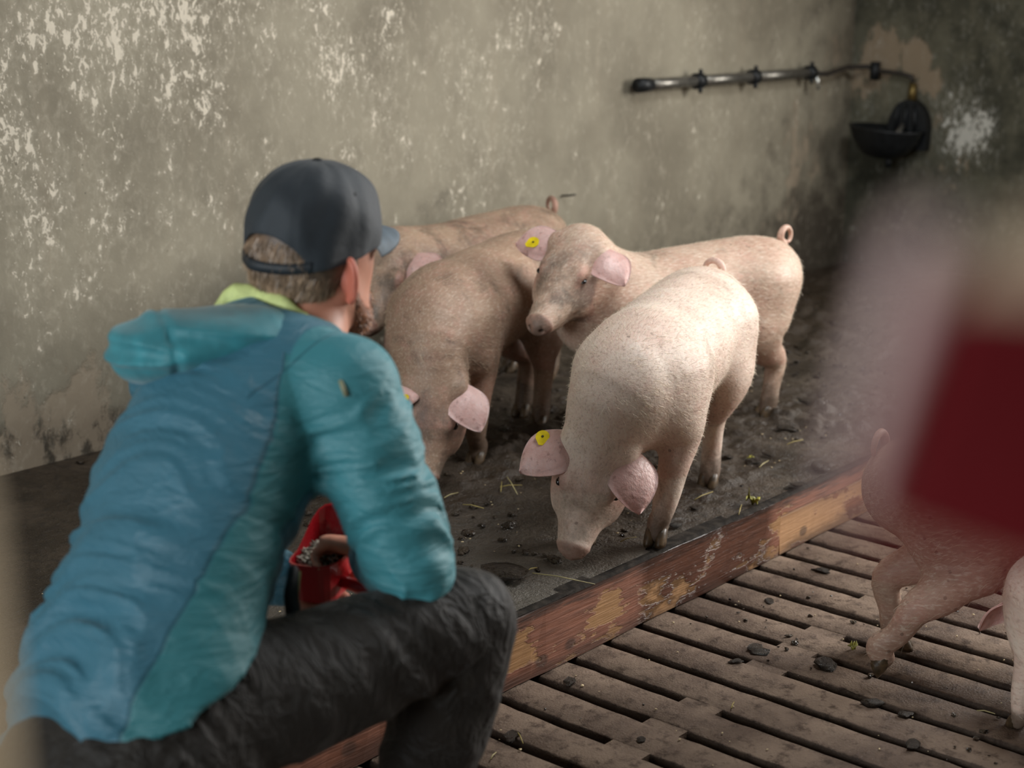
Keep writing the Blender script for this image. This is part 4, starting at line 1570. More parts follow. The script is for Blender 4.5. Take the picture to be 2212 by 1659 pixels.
HV, HQ = iso(field(hood_prims, (), hood_folds), 0.005)
MH = simple('hood_fabric', S('30808a'), 0.45, bump=0.15, scale=25)
MHm = bpy.data.materials['hood_fabric'].node_tree.nodes['Principled BSDF']
MHm.inputs['Sheen Weight'].default_value = 0.25
MHm.inputs['Roughness'].default_value = 0.6
hd = mpart('hood', HV, HQ, MH, parent=jo)
ln_pts = [(pd(478, 672, 2.335), 0.010, 0.014), (pd(500, 658, 2.335), 0.014, 0.020), (pd(530, 646, 2.33), 0.016, 0.024), (pd(570, 650, 2.30), 0.012, 0.020), (pd(612, 662, 2.275), 0.010, 0.014), (pd(655, 684, 2.265), 0.008, 0.008)]


def lime_folds(p, d):
    return d - 0.003 * ridge(noise(np.c_[(p @ RT) * 45, p[:, 2] * 12, p[:, 1] * 5]))


LV, LQ = iso(field([Chain(ln_pts, k=0.02)], (), lime_folds), 0.004)
mpart('hood_lining', LV, LQ, simple('lime_lining', S('cbd68c'), 0.7), parent=jo)['label'] = 'lime green lining'
zv, zf = tube(zp, [0.003, 0.0035, 0.003], 8)
mpart('pocket_zip', zv, zf, simple('zip_tape', S('8a8a6c'), 0.5), parent=jo)
# open front edge, dark inside with a lime piping
fl_pts = [pd(634, 1235, 2.22), pd(630, 1285, 2.20), pd(632, 1330, 2.17), pd(622, 1368, 2.14)]
FVv, FQ = iso(field([Chain([(fl_pts[0], 0.008, 0.014), (fl_pts[1], 0.010, 0.022), (fl_pts[2], 0.010, 0.020), (fl_pts[3], 0.006, 0.012)], k=0.02, up=FW)]), 0.004)
mpart('front_edge', FVv, FQ, simple('dark_lining', S('15181c'), 0.7), parent=jo)
pv, pf = tube([q_ + RT * 0.009 for q_ in fl_pts], [0.0018] * 4, 6)
mpart('piping', pv, pf, simple('lime_piping', S('77803a'), 0.6), parent=jo)

# ------------------------------------------------------------------ shirt tail and trousers
sh_f = field([Chain([(pel - ax_t * 0.09, 0.180, 0.134, FWD), (pel, 0.176, 0.130, FWD), (wai, 0.150, 0.105, FWD)], k=0.02)], [Half(hem_b - UPV * 0.004, hn + np.array([0.0, 0.0, -0.05]) - RT * -0.0, 0.004),
             Half(pd(205, 1560, 2.0), RT, 0.004)])
SV, SQ = iso(sh_f, 0.007)
mpart('shirt', SV, SQ, simple('grey_shirt', S('77746f'), 0.8, bump=0.3, scale=60))


def trouser_folds(p, d):
    dd = r_kn - r_hip
    t = np.clip((p - r_hip) @ dd / (dd @ dd), -0.3, 1.2)
    w = p + 0.03 * np.c_[noise(p * 7), noise(p * 7 + 11), noise(p * 7 + 23)]
    diag = w @ unit(np.array([0.75, -0.15, 0.55]))
    q = np.c_[diag * 17, (p @ unit(np.cross((0.75, -0.15, 0.55), RT))) * 4, p[:, 1] * 5]
    f = ridge(noise(q)) * 0.7 + ridge(noise(q * 1.9 + 5)) * 0.35
    return d - 0.0055 * f


tr = [Chain([(pel - ax_t * 0.14, 0.165, 0.125, FWD), (pel - ax_t * 0.09, 0.182, 0.136, FWD), (pel - ax_t * 0.03, 0.172, 0.126, FWD), (pel + ax_t * 0.05, 0.150, 0.106, FWD)], k=0.05),
      Chain([(r_hip, 0.100), (rr_(r_hip, r_kn, 0.35), 0.094), (rr_(r_hip, r_kn, 0.8), 0.080), (r_kn, 0.070), (rr_(r_kn, r_an, 0.15), 0.075), (rr_(r_kn, r_an, 0.45), 0.074), (rr_(r_kn, r_an, 0.98), 0.066)], k=0.06),
      Chain([(l_hip, 0.112), (rr_(l_hip, l_kn, 0.4), 0.098), (rr_(l_hip, l_kn, 0.85), 0.076), (l_kn + np.array([0, 0, 0.0]), 0.064), (rr_(l_kn, l_an, 0.3), 0.066), (rr_(l_kn, l_an, 0.95), 0.056)], k=0.06)]
wb = unit(np.cross(hem_b - hem_a, hem_c - hem_a))
wb = wb if wb[2] > 0 else -wb
wc = pd(170, 1545, 2.10)
tf_ = field(tr, [Half((0, 0, 0.004), (0, 0, -1), 0.004)], trouser_folds)
TV, TQ = iso(tf_, 0.0065)
MT = Mat('dark_work_trousers')
o = MT.obj()
n1 = MT.noise(o, 12, 5)
n2 = MT.noise(o, 350, 3)
c = MT.mix(n1, S('1b1814'), S('27221d'))
c = MT.mix(MT.math('MULTIPLY', MT.step(MT.noise(o, 5, 6, 0.7), 0.55, 0.75), 0.4), c, S('38332a'))
wr = MT.noise(MT.map(o, (16, 7, 9), (0, R(38), 0)), 1.8, 4, 0.55, 0.7)
rd_ = MT.math('POWER', MT.math('SUBTRACT', 1.0, MT.math('ABSOLUTE', MT.math('SUBTRACT', MT.math('MULTIPLY', wr, 2.0), 1.0))), 4.0)
MT.set(Base_Color=c, Roughness=0.62, Normal=MT.bump(MT.math('ADD', MT.math('ADD', rd_, MT.math('MULTIPLY', wr, 0.6)), MT.math('MULTIPLY', n2, 0.05)), 0.42, 0.012))
MT.b.inputs['Sheen Weight'].default_value = 0.08
MT.b.inputs['Specular IOR Level'].default_value = 0.25
mpart('trousers', TV, TQ, MT.m)

# ------------------------------------------------------------------ boots
M_BOOT = simple('rubber_boot', S('23211f'), 0.45, bump=0.2)
for an, fd, kneel in ((r_an, unit(np.array([0.93, -0.35, 0])), False), (l_an, unit(np.array([-0.9, -0.1, -0.2])), True)):
    if not kneel:
        base = np.array([an[0], an[1], 0.0])
        pr = [Chain([(an + np.array([0, 0, 0.10]), 0.050), (an, 0.046), (base + np.array([0, 0, 0.05]) - fd * 0.01, 0.046)], k=0.03),
              Chain([(base - fd * 0.045 + np.array([0, 0, 0.04]), 0.036, 0.036), (base + fd * 0.06 + np.array([0, 0, 0.042]), 0.040, 0.040), (base + fd * 0.15 + np.array([0, 0, 0.030]), 0.044, 0.028)], k=0.03)]
    else:
        pr = [Chain([(an + np.array([0.07, 0, 0.0]), 0.050), (an, 0.046)], k=0.03),
              Chain([(an + np.array([-0.03, 0, 0.03]), 0.038), (an + np.array([-0.075, 0, -0.005]), 0.038, 0.04), (an + np.array([-0.085, 0, -0.042]), 0.040, 0.026)], k=0.03)]
    bv, bq = iso(field(pr, [Half((0, 0, 0.003), (0, 0, -1), 0.004)]), 0.006)
    mpart('boot', bv, bq, M_BOOT)

# ------------------------------------------------------------------ hair and beard
CAPC0 = hq(-0.006, 0, 0.020)
hair_f = field([Ell(hq(-0.006, 0, 0.010), (0.102, 0.081, 0.100), HAX, 0.01),
                Chain([(hq(-0.045, 0, -0.02), 0.072, 0.060, HF), (hq(-0.045, 0, -0.060), 0.062, 0.050, HF), (hq(-0.042, 0, -0.085), 0.050, 0.042, HF)], k=0.03)],
               [Half(hq(0.012, 0, 0), HF + HU * 0.12, 0.01), Half(hq(0, 0, -0.070), -HU + HF * 0.45, 0.01)])
V, Q = iso(hair_f, 0.005)
M_HAIR = simple('fair_brown_hair', S('6e5846'), 0.5, scale=60, amt=0.4)
M_STR = simple('hair_strand', S('a58a70'), 0.35, scale=30, amt=0.45)
ho = mpart('hair', V, Q, M_HAIR)
Pn, fi = sample_surface(V, Q, 9000)
loc_ = (Pn - CAPC0) @ np.c_[HF, HL, HU]
ang_ = np.abs(np.arctan2(loc_[:, 1], -loc_[:, 0]))
ok_ = (loc_[:, 2] < -0.052) | ((ang_ < R(38)) & (loc_[:, 2] < -0.0))
Pn, fi = Pn[ok_], fi[ok_]
Nn = normals(V, Q)[Q[fi, 0]]
D = -HU * 1.0 - HF * 0.3 + rng.normal(0, 0.22, (len(Pn), 3)) + HL * ((Pn - SKC) @ HL)[:, None] * 2.0
D = D - Nn * (D * Nn).sum(1)[:, None]
D = D / np.linalg.norm(D, axis=1)[:, None] + Nn * 0.14
hv, ht = strands(Pn, D, Nn, np.full(len(Pn), 0.022), 0.0011, 0.1)
st = mpart('hair_strands', hv, ht, M_STR, parent=ho)
tag(st, kind='stuff')
beard_f = field([Chain([(hq(0.000, 0.059, -0.055), 0.020), (hq(0.020, 0.056, -0.085), 0.021), (hq(0.050, 0.046, -0.108), 0.022), (hq(0.084, 0.016, -0.126), 0.024), (hq(0.084, -0.016, -0.126), 0.024),
                        (hq(0.050, -0.046, -0.108), 0.022), (hq(0.020, -0.056, -0.085), 0.021), (hq(0.000, -0.059, -0.055), 0.020)], k=0.03),
                 Chain([(hq(0.082, 0.030, -0.085), 0.014), (hq(0.098, 0, -0.074), 0.012), (hq(0.082, -0.030, -0.085), 0.014)], k=0.03)])
V, Q = iso(beard_f, 0.0045)
M_BEARD = simple('ginger_beard', S('7d4f36'), 0.6, scale=90, amt=0.4)
bo = mpart('beard', V, Q, M_BEARD)
Pn, fi = sample_surface(V, Q, 3600)
Nn = normals(V, Q)[Q[fi, 0]]
D = Nn * 0.5 - HU * 0.6 + rng.normal(0, 0.3, (len(Pn), 3))
hv, ht = strands(Pn, D, Nn, np.full(len(Pn), 0.008), 0.0009)
st = mpart('beard_strands', hv, ht, simple('ginger_strand', S('b0764f'), 0.4, scale=60, amt=0.35), parent=bo)
tag(st, kind='stuff')

# ------------------------------------------------------------------ cap
MC = Mat('charcoal_cap_twill')
o = MC.obj()
n1 = MC.noise(o, 30, 4)
n2 = MC.noise(o, 500, 2)
MC.set(Base_Color=MC.mix(n1, S('23292e'), S('2d343a')), Roughness=0.7, Normal=MC.bump(MC.math('ADD', n1, MC.math('MULTIPLY', n2, 0.15)), 0.35, 0.006))
MC.b.inputs['Sheen Weight'].default_value = 0.1
CAPX, CAPY, CAPZ = 0.110, 0.0895, 0.106
CAPC = hq(-0.006, 0, 0.020)
nt, nl = 96, 22
cv = []


def cap_rim(th):                                        # th = 0 at the front
    return -0.050 + 0.048 * (1 + math.cos(th)) * 0.5


def cap_pt(th, s_, arch=False):
    z0 = cap_rim(th)
    bk = abs(((th - math.pi) + math.pi) % (2 * math.pi) - math.pi) / R(43)
    if arch and bk < 1:
        z0 += 0.056 * (1 - bk ** 2) ** 0.6
    z = z0 + (CAPZ - z0) * (1 - (1 - s_) ** 1.7) if s_ < 1 else CAPZ
    k = max(0.0, 1 - (max(z, 0) / CAPZ) ** 2.35) ** (1 / 2.35)
    r = 1.0 if z < 0 else k
    seam_ = min(abs(((th - R(30)) % R(60)) - 0), R(60) - ((th - R(30)) % R(60)))
    r *= 1 - 0.012 * math.exp(-(seam_ / 0.045) ** 2)
    wob = 0.0016 * math.sin(5 * th + 9 * s_) + 0.0014 * math.sin(11 * th - 7 * s_)
    fr = 0.006 * max(0, math.cos(th)) * math.exp(-((z - 0.045) / 0.05) ** 2)
    return CAPC + HF * (CAPX * r + wob + fr) * math.cos(th) + HL * (CAPY * r + wob) * math.sin(th) + HU * z


for i in range(nt):
    for j in range(nl):
        cv.append(cap_pt(2 * math.pi * i / nt, j / nl, True))
cv.append(CAPC + HU * CAPZ)
cf = []
for i in range(nt):
    th = 2 * math.pi * (i + 0.5) / nt
    for j in range(nl):
        a, b = i * nl + j, ((i + 1) % nt) * nl + j
        if j < nl - 1:
            cf.append((a, b, b + 1, a + 1))
        else:
            cf.append((a, b, nt * nl))
co = mpart('cap', cv, cf, MC.m)
md = co.modifiers.new('thick', 'SOLIDIFY')
md.thickness = 0.0025
md.offset = 1
sb = co.modifiers.new('sub', 'SUBSURF')
sb.levels = sb.render_levels = 1
# strap
sv, sf_ = [], []
for i in range(15):
    th = math.pi + R(-46 + 92 * i / 14)
    for z in (0.0005, 0.0165):
        c0 = cap_pt(th, 0.0)
        outd = unit(HF * math.cos(th) + HL * math.sin(th))
        sv += [c0 + outd * 0.0005 + HU * z, c0 + outd * 0.0045 + HU * z]
for i in range(14):
    a = i * 4
    sf_ += [(a + 1, a + 5, a + 7, a + 3), (a + 2, a + 6, a + 4, a), (a, a + 4, a + 5, a + 1), (a + 3, a + 7, a + 6, a + 2)]
mpart('strap', sv, sf_, simple('cap_strap', S('20262b'), 0.6), parent=co)
# brim
bv, bf = [], []
nb_, mb_ = 22, 8
for layer in (0, 1):
    for i in range(nb_ + 1):
        th = R(-62 + 124 * i / nb_)
        for j in range(mb_ + 1):
            t = j / mb_
            c0 = CAPC + HF * (CAPX - 0.002) * math.cos(th) + HL * (CAPY - 0.002) * math.sin(th) + HU * (cap_rim(th) + 0.004)
            ext = 0.072 * max(0, math.cos(th * 90 / 66)) ** 0.55
            pnt = c0 + HF * ext * t - HU * (0.010 * t * t + 0.012 * t * (math.sin(th) ** 2)) - HU * 0.0035 * layer
            bv.append(pnt)
n0 = (nb_ + 1) * (mb_ + 1)
for i in range(nb_):
    for j in range(mb_):
        a, b = i * (mb_ + 1) + j, (i + 1) * (mb_ + 1) + j
        bf += [(a, a + 1, b + 1, b), (n0 + b, n0 + b + 1, n0 + a + 1, n0 + a)]
    e0, e1 = i * (mb_ + 1) + mb_, (i + 1) * (mb_ + 1) + mb_
    bf.append((e0, e0 + n0, e1 + n0, e1))
mpart('brim', bv, bf, simple('brim_cloth', S('56646e'), 0.7), parent=co)
bvv, bff = lathe([(0.009, 0), (0.0095, 0.002), (0.007, 0.005), (0.002, 0.0062)], 14)
Ab = np.array([HF, HL, HU])
mpart('button', [CAPC + HU * (CAPZ - 0.0005) + np.array(v_) @ Ab for v_ in bvv], bff, simple('cap_button', S('171a1c'), 0.7), parent=co)
for th in (R(150), R(-150), R(90), R(-90)):
    cc = cap_pt(th, 0.52)
    nn = unit(cc - CAPC)
    Aa = frame(unit(np.cross(nn, HU)), nn)
    ev, ef_ = lathe([(0.0038, -0.001), (0.0038, 0.0016), (0.0018, 0.0018), (0.0014, 0.0004)], 10)
    mpart('eyelet', [cc + nn * 0.0015 + np.array(v_) @ Aa for v_ in ev], ef_, bpy.data.materials['cap_button'], parent=co)

# ------------------------------------------------------------------ red feed scoop with feed
SCA = pd(703, 1232, 2.52)
sx = unit(np.array([FW[0], FW[1], 0.0]) * 0.93 + RT * 0.25)   # from the near wall to the high back wall
sy_ = unit(np.cross((0, 0, 1), sx))
scoop = empty('feed_scoop', (float(SCA[0]), float(SCA[1]), float(SCA[2]) - 0.05))
tag(scoop, "red plastic feed scoop full of pellets in the kneeling man's hand", 'scoop')
sc0 = np.array(scoop.location)


def sp_(a, b, c):
    return SCA + sx * a + sy_ * b + np.array([0, 0, 1.0]) * c - sc0


M_RED = Mat('red_plastic')
o = M_RED.obj()
M_RED.set(Base_Color=M_RED.mix(M_RED.noise(o, 14, 4), S('c4242c'), S('a3161f')), Roughness=M_RED.step(M_RED.noise(o, 30, 4), 0.3, 0.7, 0.22, 0.42))
M_RED.b.inputs['Coat Weight'].default_value = 0.3
prof = []
na = 20
rings = []
# outer and inner shells of a rounded tray with a raised back
for shell in (0, 1):
    for lev, (sc, zf) in enumerate(((0.72, 0.0), (0.80, 0.01), (1.0, 1.0))):
        g = 1.0 if shell == 0 else 0.955
        row = []
        for i in range(32):
            a = 2 * math.pi * i / 32
            cx_, cy_ = math.cos(a), math.sin(a)
            m_ = (abs(cx_) ** 4 + abs(cy_) ** 4) ** (-0.25)
            X_, Y_ = 0.075 * cx_ * m_ * sc * g, 0.042 * cy_ * m_ * sc * g
            rim = 0.035 + 0.055 * max(0, (X_ + 0.02) / 0.095) ** 1.3
            z = -0.036 + (0.003 if shell else 0) if zf < 0.5 else rim
            if 0 < zf < 0.5:
                z = -0.032 + (0.003 if shell else 0)
            row.append(sp_(X_, Y_, z))
        rings.append(row)
vv = [p_ for r_ in rings for p_ in r_]
ff = []
for (a, b, fl_) in ((0, 1, 0), (1, 2, 0), (3, 4, 1), (4, 5, 1), (2, 5, 0)):
    for i in range(32):
        j = (i + 1) % 32
        f = (a * 32 + i, a * 32 + j, b * 32 + j, b * 32 + i)
        ff.append(f[::-1] if fl_ else f)
ff.append(tuple(range(31, -1, -1)))
ff.append(tuple(range(96, 128)))
mesh('tray', vv, ff, M_RED.m, scoop, smooth=False)
hpts = [pd(722, 1250, 2.50) - sc0, pd(765, 1264, 2.485) - sc0, pd(815, 1282, 2.46) - sc0, pd(850, 1292, 2.45) - sc0]
hv, hf_ = tube(hpts, [0.010, 0.011, 0.011, 0.009], 10)
mesh('handle', hv, hf_, M_RED.m, scoop)
fv, ff2 = [], []
for k_ in range(230):
    a, r_ = rng.uniform(0, 6.28), math.sqrt(rng.random())
    c0 = np.array([0.064 * r_ * math.cos(a), 0.035 * r_ * math.sin(a), 0.026 + 0.012 * rng.random() + 0.012 * (1 - r_)])
    d_ = unit(rng.normal(0, 1, 3) * np.array([1, 1, 0.35]))
    s1 = unit(np.cross(d_, (0.1, 0.2, 1)))
    s2 = np.cross(d_, s1)
    b0 = len(fv)
    for t_, r1 in ((-0.0075, 0.0012), (0, 0.0034), (0.0075, 0.0012)):
        for q_ in range(6):
            an_ = q_ * math.pi / 3
            w_ = c0 + d_ * t_ + (s1 * math.cos(an_) + s2 * math.sin(an_) * 0.6) * r1
            fv.append(sp_(*w_))
    for l_ in range(2):
        for q_ in range(6):
            ff2.append((b0 + l_ * 6 + q_, b0 + l_ * 6 + (q_ + 1) % 6, b0 + (l_ + 1) * 6 + (q_ + 1) % 6, b0 + (l_ + 1) * 6 + q_))
    ff2 += [tuple(b0 + q_ for q_ in range(5, -1, -1)), tuple(b0 + 12 + q_ for q_ in range(6))]
MFD = Mat('striped_feed')
o = MFD.obj()
MFD.set(Base_Color=MFD.mix(MFD.step(MFD.noise(o, 160, 3), 0.42, 0.56), S('4a3a2c'), S('d9ccb8')), Roughness=0.6)
fo = mesh('feed', fv, ff2, MFD.m, scoop)
tag(fo, kind='stuff')
# bed of feed under the visible pieces
bedv = [sp_(0.066 * math.cos(a) * (1), 0.036 * math.sin(a), 0.026) for a in np.linspace(0, 2 * math.pi, 24, endpoint=False)]
bedv += [sp_(0.060 * math.cos(a), 0.030 * math.sin(a), -0.028) for a in np.linspace(0, 2 * math.pi, 24, endpoint=False)]
bedf = [tuple(range(24))] + [(24 + i, 24 + (i + 1) % 24, (i + 1) % 24, i) for i in range(24)]
b_ = mesh('feed_bed', bedv, bedf, MFD.m, scoop)
tag(b_, kind='stuff')


# ================================================================== things on the walls
M_GALV = simple('dull_galvanised', S('8c8880'), 0.42, 0.85, bump=0.25, scale=45, amt=0.25)
M_BLACK = simple('black_cast_iron', S('17191b'), 0.5, 0.2, bump=0.4, scale=40, amt=0.3)
M_BRASS = simple('brass_fitting', S('7d6a3f'), 0.45, 0.8)
M_HOSE = simple('dirty_hose', S('332c25'), 0.6)
ZP = 1.053
YP = Y1 - 0.045
pipe = empty('water_pipe', (5.4, YP, ZP))
tag(pipe, 'grey galvanised water pipe clamped level on the long wall', 'pipe')
po = np.array([5.4, YP, ZP])


def ppart(name, pts, rad, mat, parent, origin, n=14):
    v, f = tube([np.asarray(p) - origin for p in pts], rad, n)
    return mesh(name, v, f, mat, parent)


xs = [py_(x, 170, YP)[0] for x in (1388, 1508, 1627, 1748)]
for a, b in zip(xs[:-1], xs[1:]):
    ppart('pipe_length', [(a, YP, ZP), (b, YP, ZP)], [0.0215, 0.0215], M_GALV, pipe, po)
ppart('end_cap', [(xs[0] - 0.03, YP, ZP), (xs[0] + 0.012, YP, ZP), (xs[0] + 0.05, YP, ZP)], [0.027, 0.027, 0.025], M_BLACK, pipe, po)
for x in xs[1:]:
    cl = ppart('clamp', [(x - 0.022, YP, ZP), (x + 0.022, YP, ZP)], [0.031, 0.031], M_BLACK, pipe, po)
    for dz in (-1, 1):
        ppart('bolt', [(x, YP - 0.012, ZP + dz * 0.024), (x, YP - 0.012, ZP + dz * 0.046)], [0.009, 0.008], M_BLACK, cl, po, 8)
    ppart('bracket', [(x, YP, ZP), (x, Y1, ZP)], [0.014, 0.014], M_BLACK, cl, po, 8)
ppart('tap', [(xs[3] + 0.05, YP, ZP - 0.004), (xs[3] + 0.055, YP - 0.01, ZP - 0.04), (xs[3] + 0.055, YP - 0.012, ZP - 0.075)], [0.010, 0.009, 0.008],
      simple('bright_tap', S('d8d8d2'), 0.25, 0.9), pipe, po, 10)
XP = X1 - 0.03
hp_ = [(xs[3], YP, ZP), (xs[3] + 0.15, YP, ZP - 0.012), (X1 - 0.12, YP + 0.005, ZP + 0.012), (XP, Y1 - 0.10, ZP + 0.012), (XP, 3.44, ZP - 0.004), (XP, 3.33, ZP - 0.012), (XP, 3.268, ZP - 0.025), (XP, 3.26, ZP - 0.049)]
ppart('supply_hose', hp_, [0.0105] * len(hp_), M_HOSE, pipe, po, 10)
ppart('clamp', [(XP - 0.008, 3.445, ZP - 0.045), (XP - 0.008, 3.445, ZP + 0.035)], [0.022, 0.022], M_BLACK, pipe, po, 10)

# drinking bowl
dc = np.array([X1, 3.27, 0.80])
bowl = empty('drinking_bowl', tuple(dc))
tag(bowl, 'black cast iron animal drinking bowl mounted on the dark end wall', 'drinking bowl')
vb, fb = [], []
nn_ = 36
levels = [(0.0, -0.125, 0.30), (0.0, -0.105, 0.62), (0, -0.05, 0.90), (0, 0.0, 1.0), (0, 0.008, 1.04), (0, 0.010, 0.97), (0, -0.03, 0.84), (0, -0.085, 0.45)]
for (_, z, k_) in levels:
    for i in range(nn_):
        a = 2 * math.pi * i / nn_
        x = -0.125 + 0.125 * math.cos(a) * k_
        y = 0.165 * math.sin(a) * k_ + 0.06
        zz = z + (0.02 * (math.sin(a)) * 0.6 if z > -0.06 else 0)
        vb.append((min(x, -0.004), y, zz))
for l_ in range(len(levels) - 1):
    for i in range(nn_):
        fb.append((l_ * nn_ + i, l_ * nn_ + (i + 1) % nn_, (l_ + 1) * nn_ + (i + 1) % nn_, (l_ + 1) * nn_ + i))
fb += [tuple(range(nn_ - 1, -1, -1)), tuple((len(levels) - 1) * nn_ + i for i in range(nn_))]
mesh('bowl', vb, fb, M_BLACK, bowl)
bm = bmesh.new()
arc = [(0.095 * math.cos(a), 0.13 * math.sin(a)) for a in np.linspace(0, math.pi, 16)]
pf = [bm.verts.new((-0.003, y - 0.005, z)) for y, z in arc] + [bm.verts.new((-0.003, -0.095, -0.09)), bm.verts.new((-0.003, 0.09, -0.09))]
ff_ = bm.faces.new(pf)
ex = bmesh.ops.extrude_face_region(bm, geom=[ff_])
bmesh.ops.translate(bm, verts=[v for v in ex['geom'] if isinstance(v, bmesh.types.BMVert)], vec=(-0.05, 0, 0))
bmesh.ops.recalc_face_normals(bm, faces=bm.faces)
bm_obj('back_plate', bm, M_BLACK, bowl)
for y in (-0.045, 0.0, 0.045):
    ppart('rib', [(-0.055, y, -0.02), (-0.062, y, 0.05), (-0.055, y * 0.8, 0.11)], [0.008, 0.009, 0.006], M_BLACK, bowl, np.zeros(3), 8)
ppart('nose_lever', [(-0.06, 0.01, 0.02), (-0.10, 0.015, -0.02), (-0.125, 0.02, -0.06)], [0.012, 0.014, 0.011], M_GALV, bowl, np.zeros(3), 10)
ppart('valve', [(-0.03, -0.01, 0.12), (-0.03, -0.01, 0.20)], [0.020, 0.016], M_BRASS, bowl, np.zeros(3), 12)
ppart('drain_stub', [(-0.10, 0.05, -0.12), (-0.10, 0.05, -0.17)], [0.018, 0.014], M_BLACK, bowl, np.zeros(3), 10)

# rusty nail in the wall over the pigs
nv, nf = tube([(0, 0.01, 0), (0.01, -0.025, 0.004), (0.022, -0.05, 0.008)], [0.004, 0.004, 0.0035], 8)
nl_ = mesh('wall_spike', nv, nf, M_HOSE)
nl_.location = tuple(py_(1212, 424, Y1))
tag(nl_, 'thin dark metal spike sticking out of the wall above the pigs', 'spike')

# ================================================================== close to the camera: red scoop on a post, wooden post
TD = 0.23
M_DRED = Mat('dark_red_plastic')
o = M_DRED.obj()
M_DRED.set(Base_Color=M_DRED.mix(M_DRED.noise(o, 20, 3), S('5c0c13'), S('4a0a11')), Roughness=0.35)
M_SHEEN = simple('pale_sheen_plastic', S('b79c96'), 0.5, scale=30, amt=0.08)  # pale pink carries the light on the cup's left side
tub = empty('measuring_scoop', (0, 0, 0))
tag(tub, 'dark red plastic scoop heaped with tan meal, hooked on the steel post', 'scoop')
t0 = pd(1985, 860, TD)
tub.location = tuple(t0)
ax_ = unit(RT * 0.96 - np.array([FW[0], FW[1], 0]) * 0.28)           # along the front
zu_ = unit(np.array([0, 0, 1.0]) + RT * 0.27)
ay_ = unit(np.cross(zu_, ax_))                                         # away from the viewer
PXM = TD / F_PX                                                        # metres per photo pixel at that distance


def tp(a, b, c):
    if c < 0:
        c = c - 0.28 * max(a, 0) * min(1, -c / 300)             # the base slopes
    return (ax_ * a + ay_ * b + zu_ * c) * PXM


def rr_rect(w0, d0, n=8, r=60):
    pts = []
    for cx_, cy_, a0 in ((w0 - r, d0 - r, 0), (r, d0 - r, 90), (r, r, 180), (w0 - r, r, 270)):
        for k_ in range(n):
            a = R(a0 + 90 * k_ / (n - 1))
            pts.append((cx_ + r * math.cos(a), cy_ + r * math.sin(a)))
    return pts


lv = []
for z, g in ((-330, -30), (-315, -10), (215, 0), (225, 14), (250, 14), (250, -12), (-290, -40)):
    ring_ = rr_rect(620 + 2 * g, 420 + 2 * g)
    lv.append([tp(x - g - 40, y - g, z) for x, y in ring_])
nr = len(lv[0])
vv = [p_ for l_ in lv for p_ in l_]
ff = [(i * nr + k_, i * nr + (k_ + 1) % nr, (i + 1) * nr + (k_ + 1) % nr, (i + 1) * nr + k_) for i in range(len(lv) - 1) for k_ in range(nr)]
ff += [tuple(range(nr - 1, -1, -1)), tuple((len(lv) - 1) * nr + k_ for k_ in range(nr))]
mesh('cup', vv, ff, M_DRED.m, tub)
fvv, fff = [], []
NG = 16
for i in range(NG + 1):
    for j in range(NG + 1):
        u_, v_ = i / NG, j / NG
        x, y = -20 + 580 * u_, 20 + 380 * v_
        hgt = 225 + 210 * (math.sin(u_ * math.pi) * math.sin(v_ * math.pi)) ** 0.55 + 6 * math.sin(23 * u_ + 17 * v_)
        fvv.append(tp(x, y, hgt))
for i in range(NG):
    for j in range(NG):
        a = i * (NG + 1) + j
        fff.append((a, a + NG + 1, a + NG + 2, a + 1))
mo = mesh('meal', fvv, fff, simple('tan_meal', S('a8937a'), 0.85, bump=0.5, scale=220), tub)
tag(mo, kind='stuff')
# window sheen on the cup's left side, built as a pale strip
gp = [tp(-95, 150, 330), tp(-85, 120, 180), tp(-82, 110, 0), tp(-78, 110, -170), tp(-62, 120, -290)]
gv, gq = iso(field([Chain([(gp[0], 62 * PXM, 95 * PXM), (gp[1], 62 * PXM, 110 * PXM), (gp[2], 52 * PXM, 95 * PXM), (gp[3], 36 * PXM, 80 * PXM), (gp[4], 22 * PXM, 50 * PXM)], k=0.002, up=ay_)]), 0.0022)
gr = mesh('side_sheen', gv, gq, M_SHEEN, tub)
gr['label'] = 'pale pink strip standing in for window sheen on the cup'
# steel post out of frame that carries the scoop
pp_ = t0 + tp(820, 210, 0)
post = empty('steel_post', (pp_[0], pp_[1], 0))
tag(post, 'slim galvanised steel pen post carrying the dark red scoop', 'post')
v_, f_ = tube([(0, 0, 0.001), (0, 0, 1.52)], [0.018, 0.018], 16)
mesh('shaft', v_, f_, M_GALV, post)
v_, f_ = lathe([(0.05, 0.0015), (0.05, 0.010), (0.024, 0.014), (0.022, 0.03)], 20)
mesh('base_plate', v_, f_, M_GALV, post)
v_, f_ = lathe([(0.020, 1.515), (0.021, 1.525), (0.012, 1.533)], 16)
mesh('top_cap', v_, f_, M_BLACK, post)
v_, f_ = tube([tp(560, 210, 120), tp(820, 210, 120) - unit(tp(1, 0, 0)) * 0.020], [0.005, 0.005], 8)
mesh('hook', v_, f_, M_GALV, tub)

wp = pd(-335, 1000, 0.33)
top_z = pd(-335, 830, 0.33)[2]
prof_ = [(0.028, 0.001)] + [(0.0285 + 0.0008 * math.sin(i * 2.1), 0.05 + (top_z - 0.08) * i / 14) for i in range(15)] + [(0.025, top_z - 0.012), (0.016, top_z - 0.003), (0.004, top_z)]
v_, f_ = lathe(prof_, 22)
wpo = mesh('wooden_post', v_, f_, simple('pale_wood', S('c9b594'), 0.75, bump=0.3, scale=18))
wpo.location = (wp[0], wp[1], 0.0)
tag(wpo, 'pale wooden pen post with a rounded top on the slatted floor', 'post')


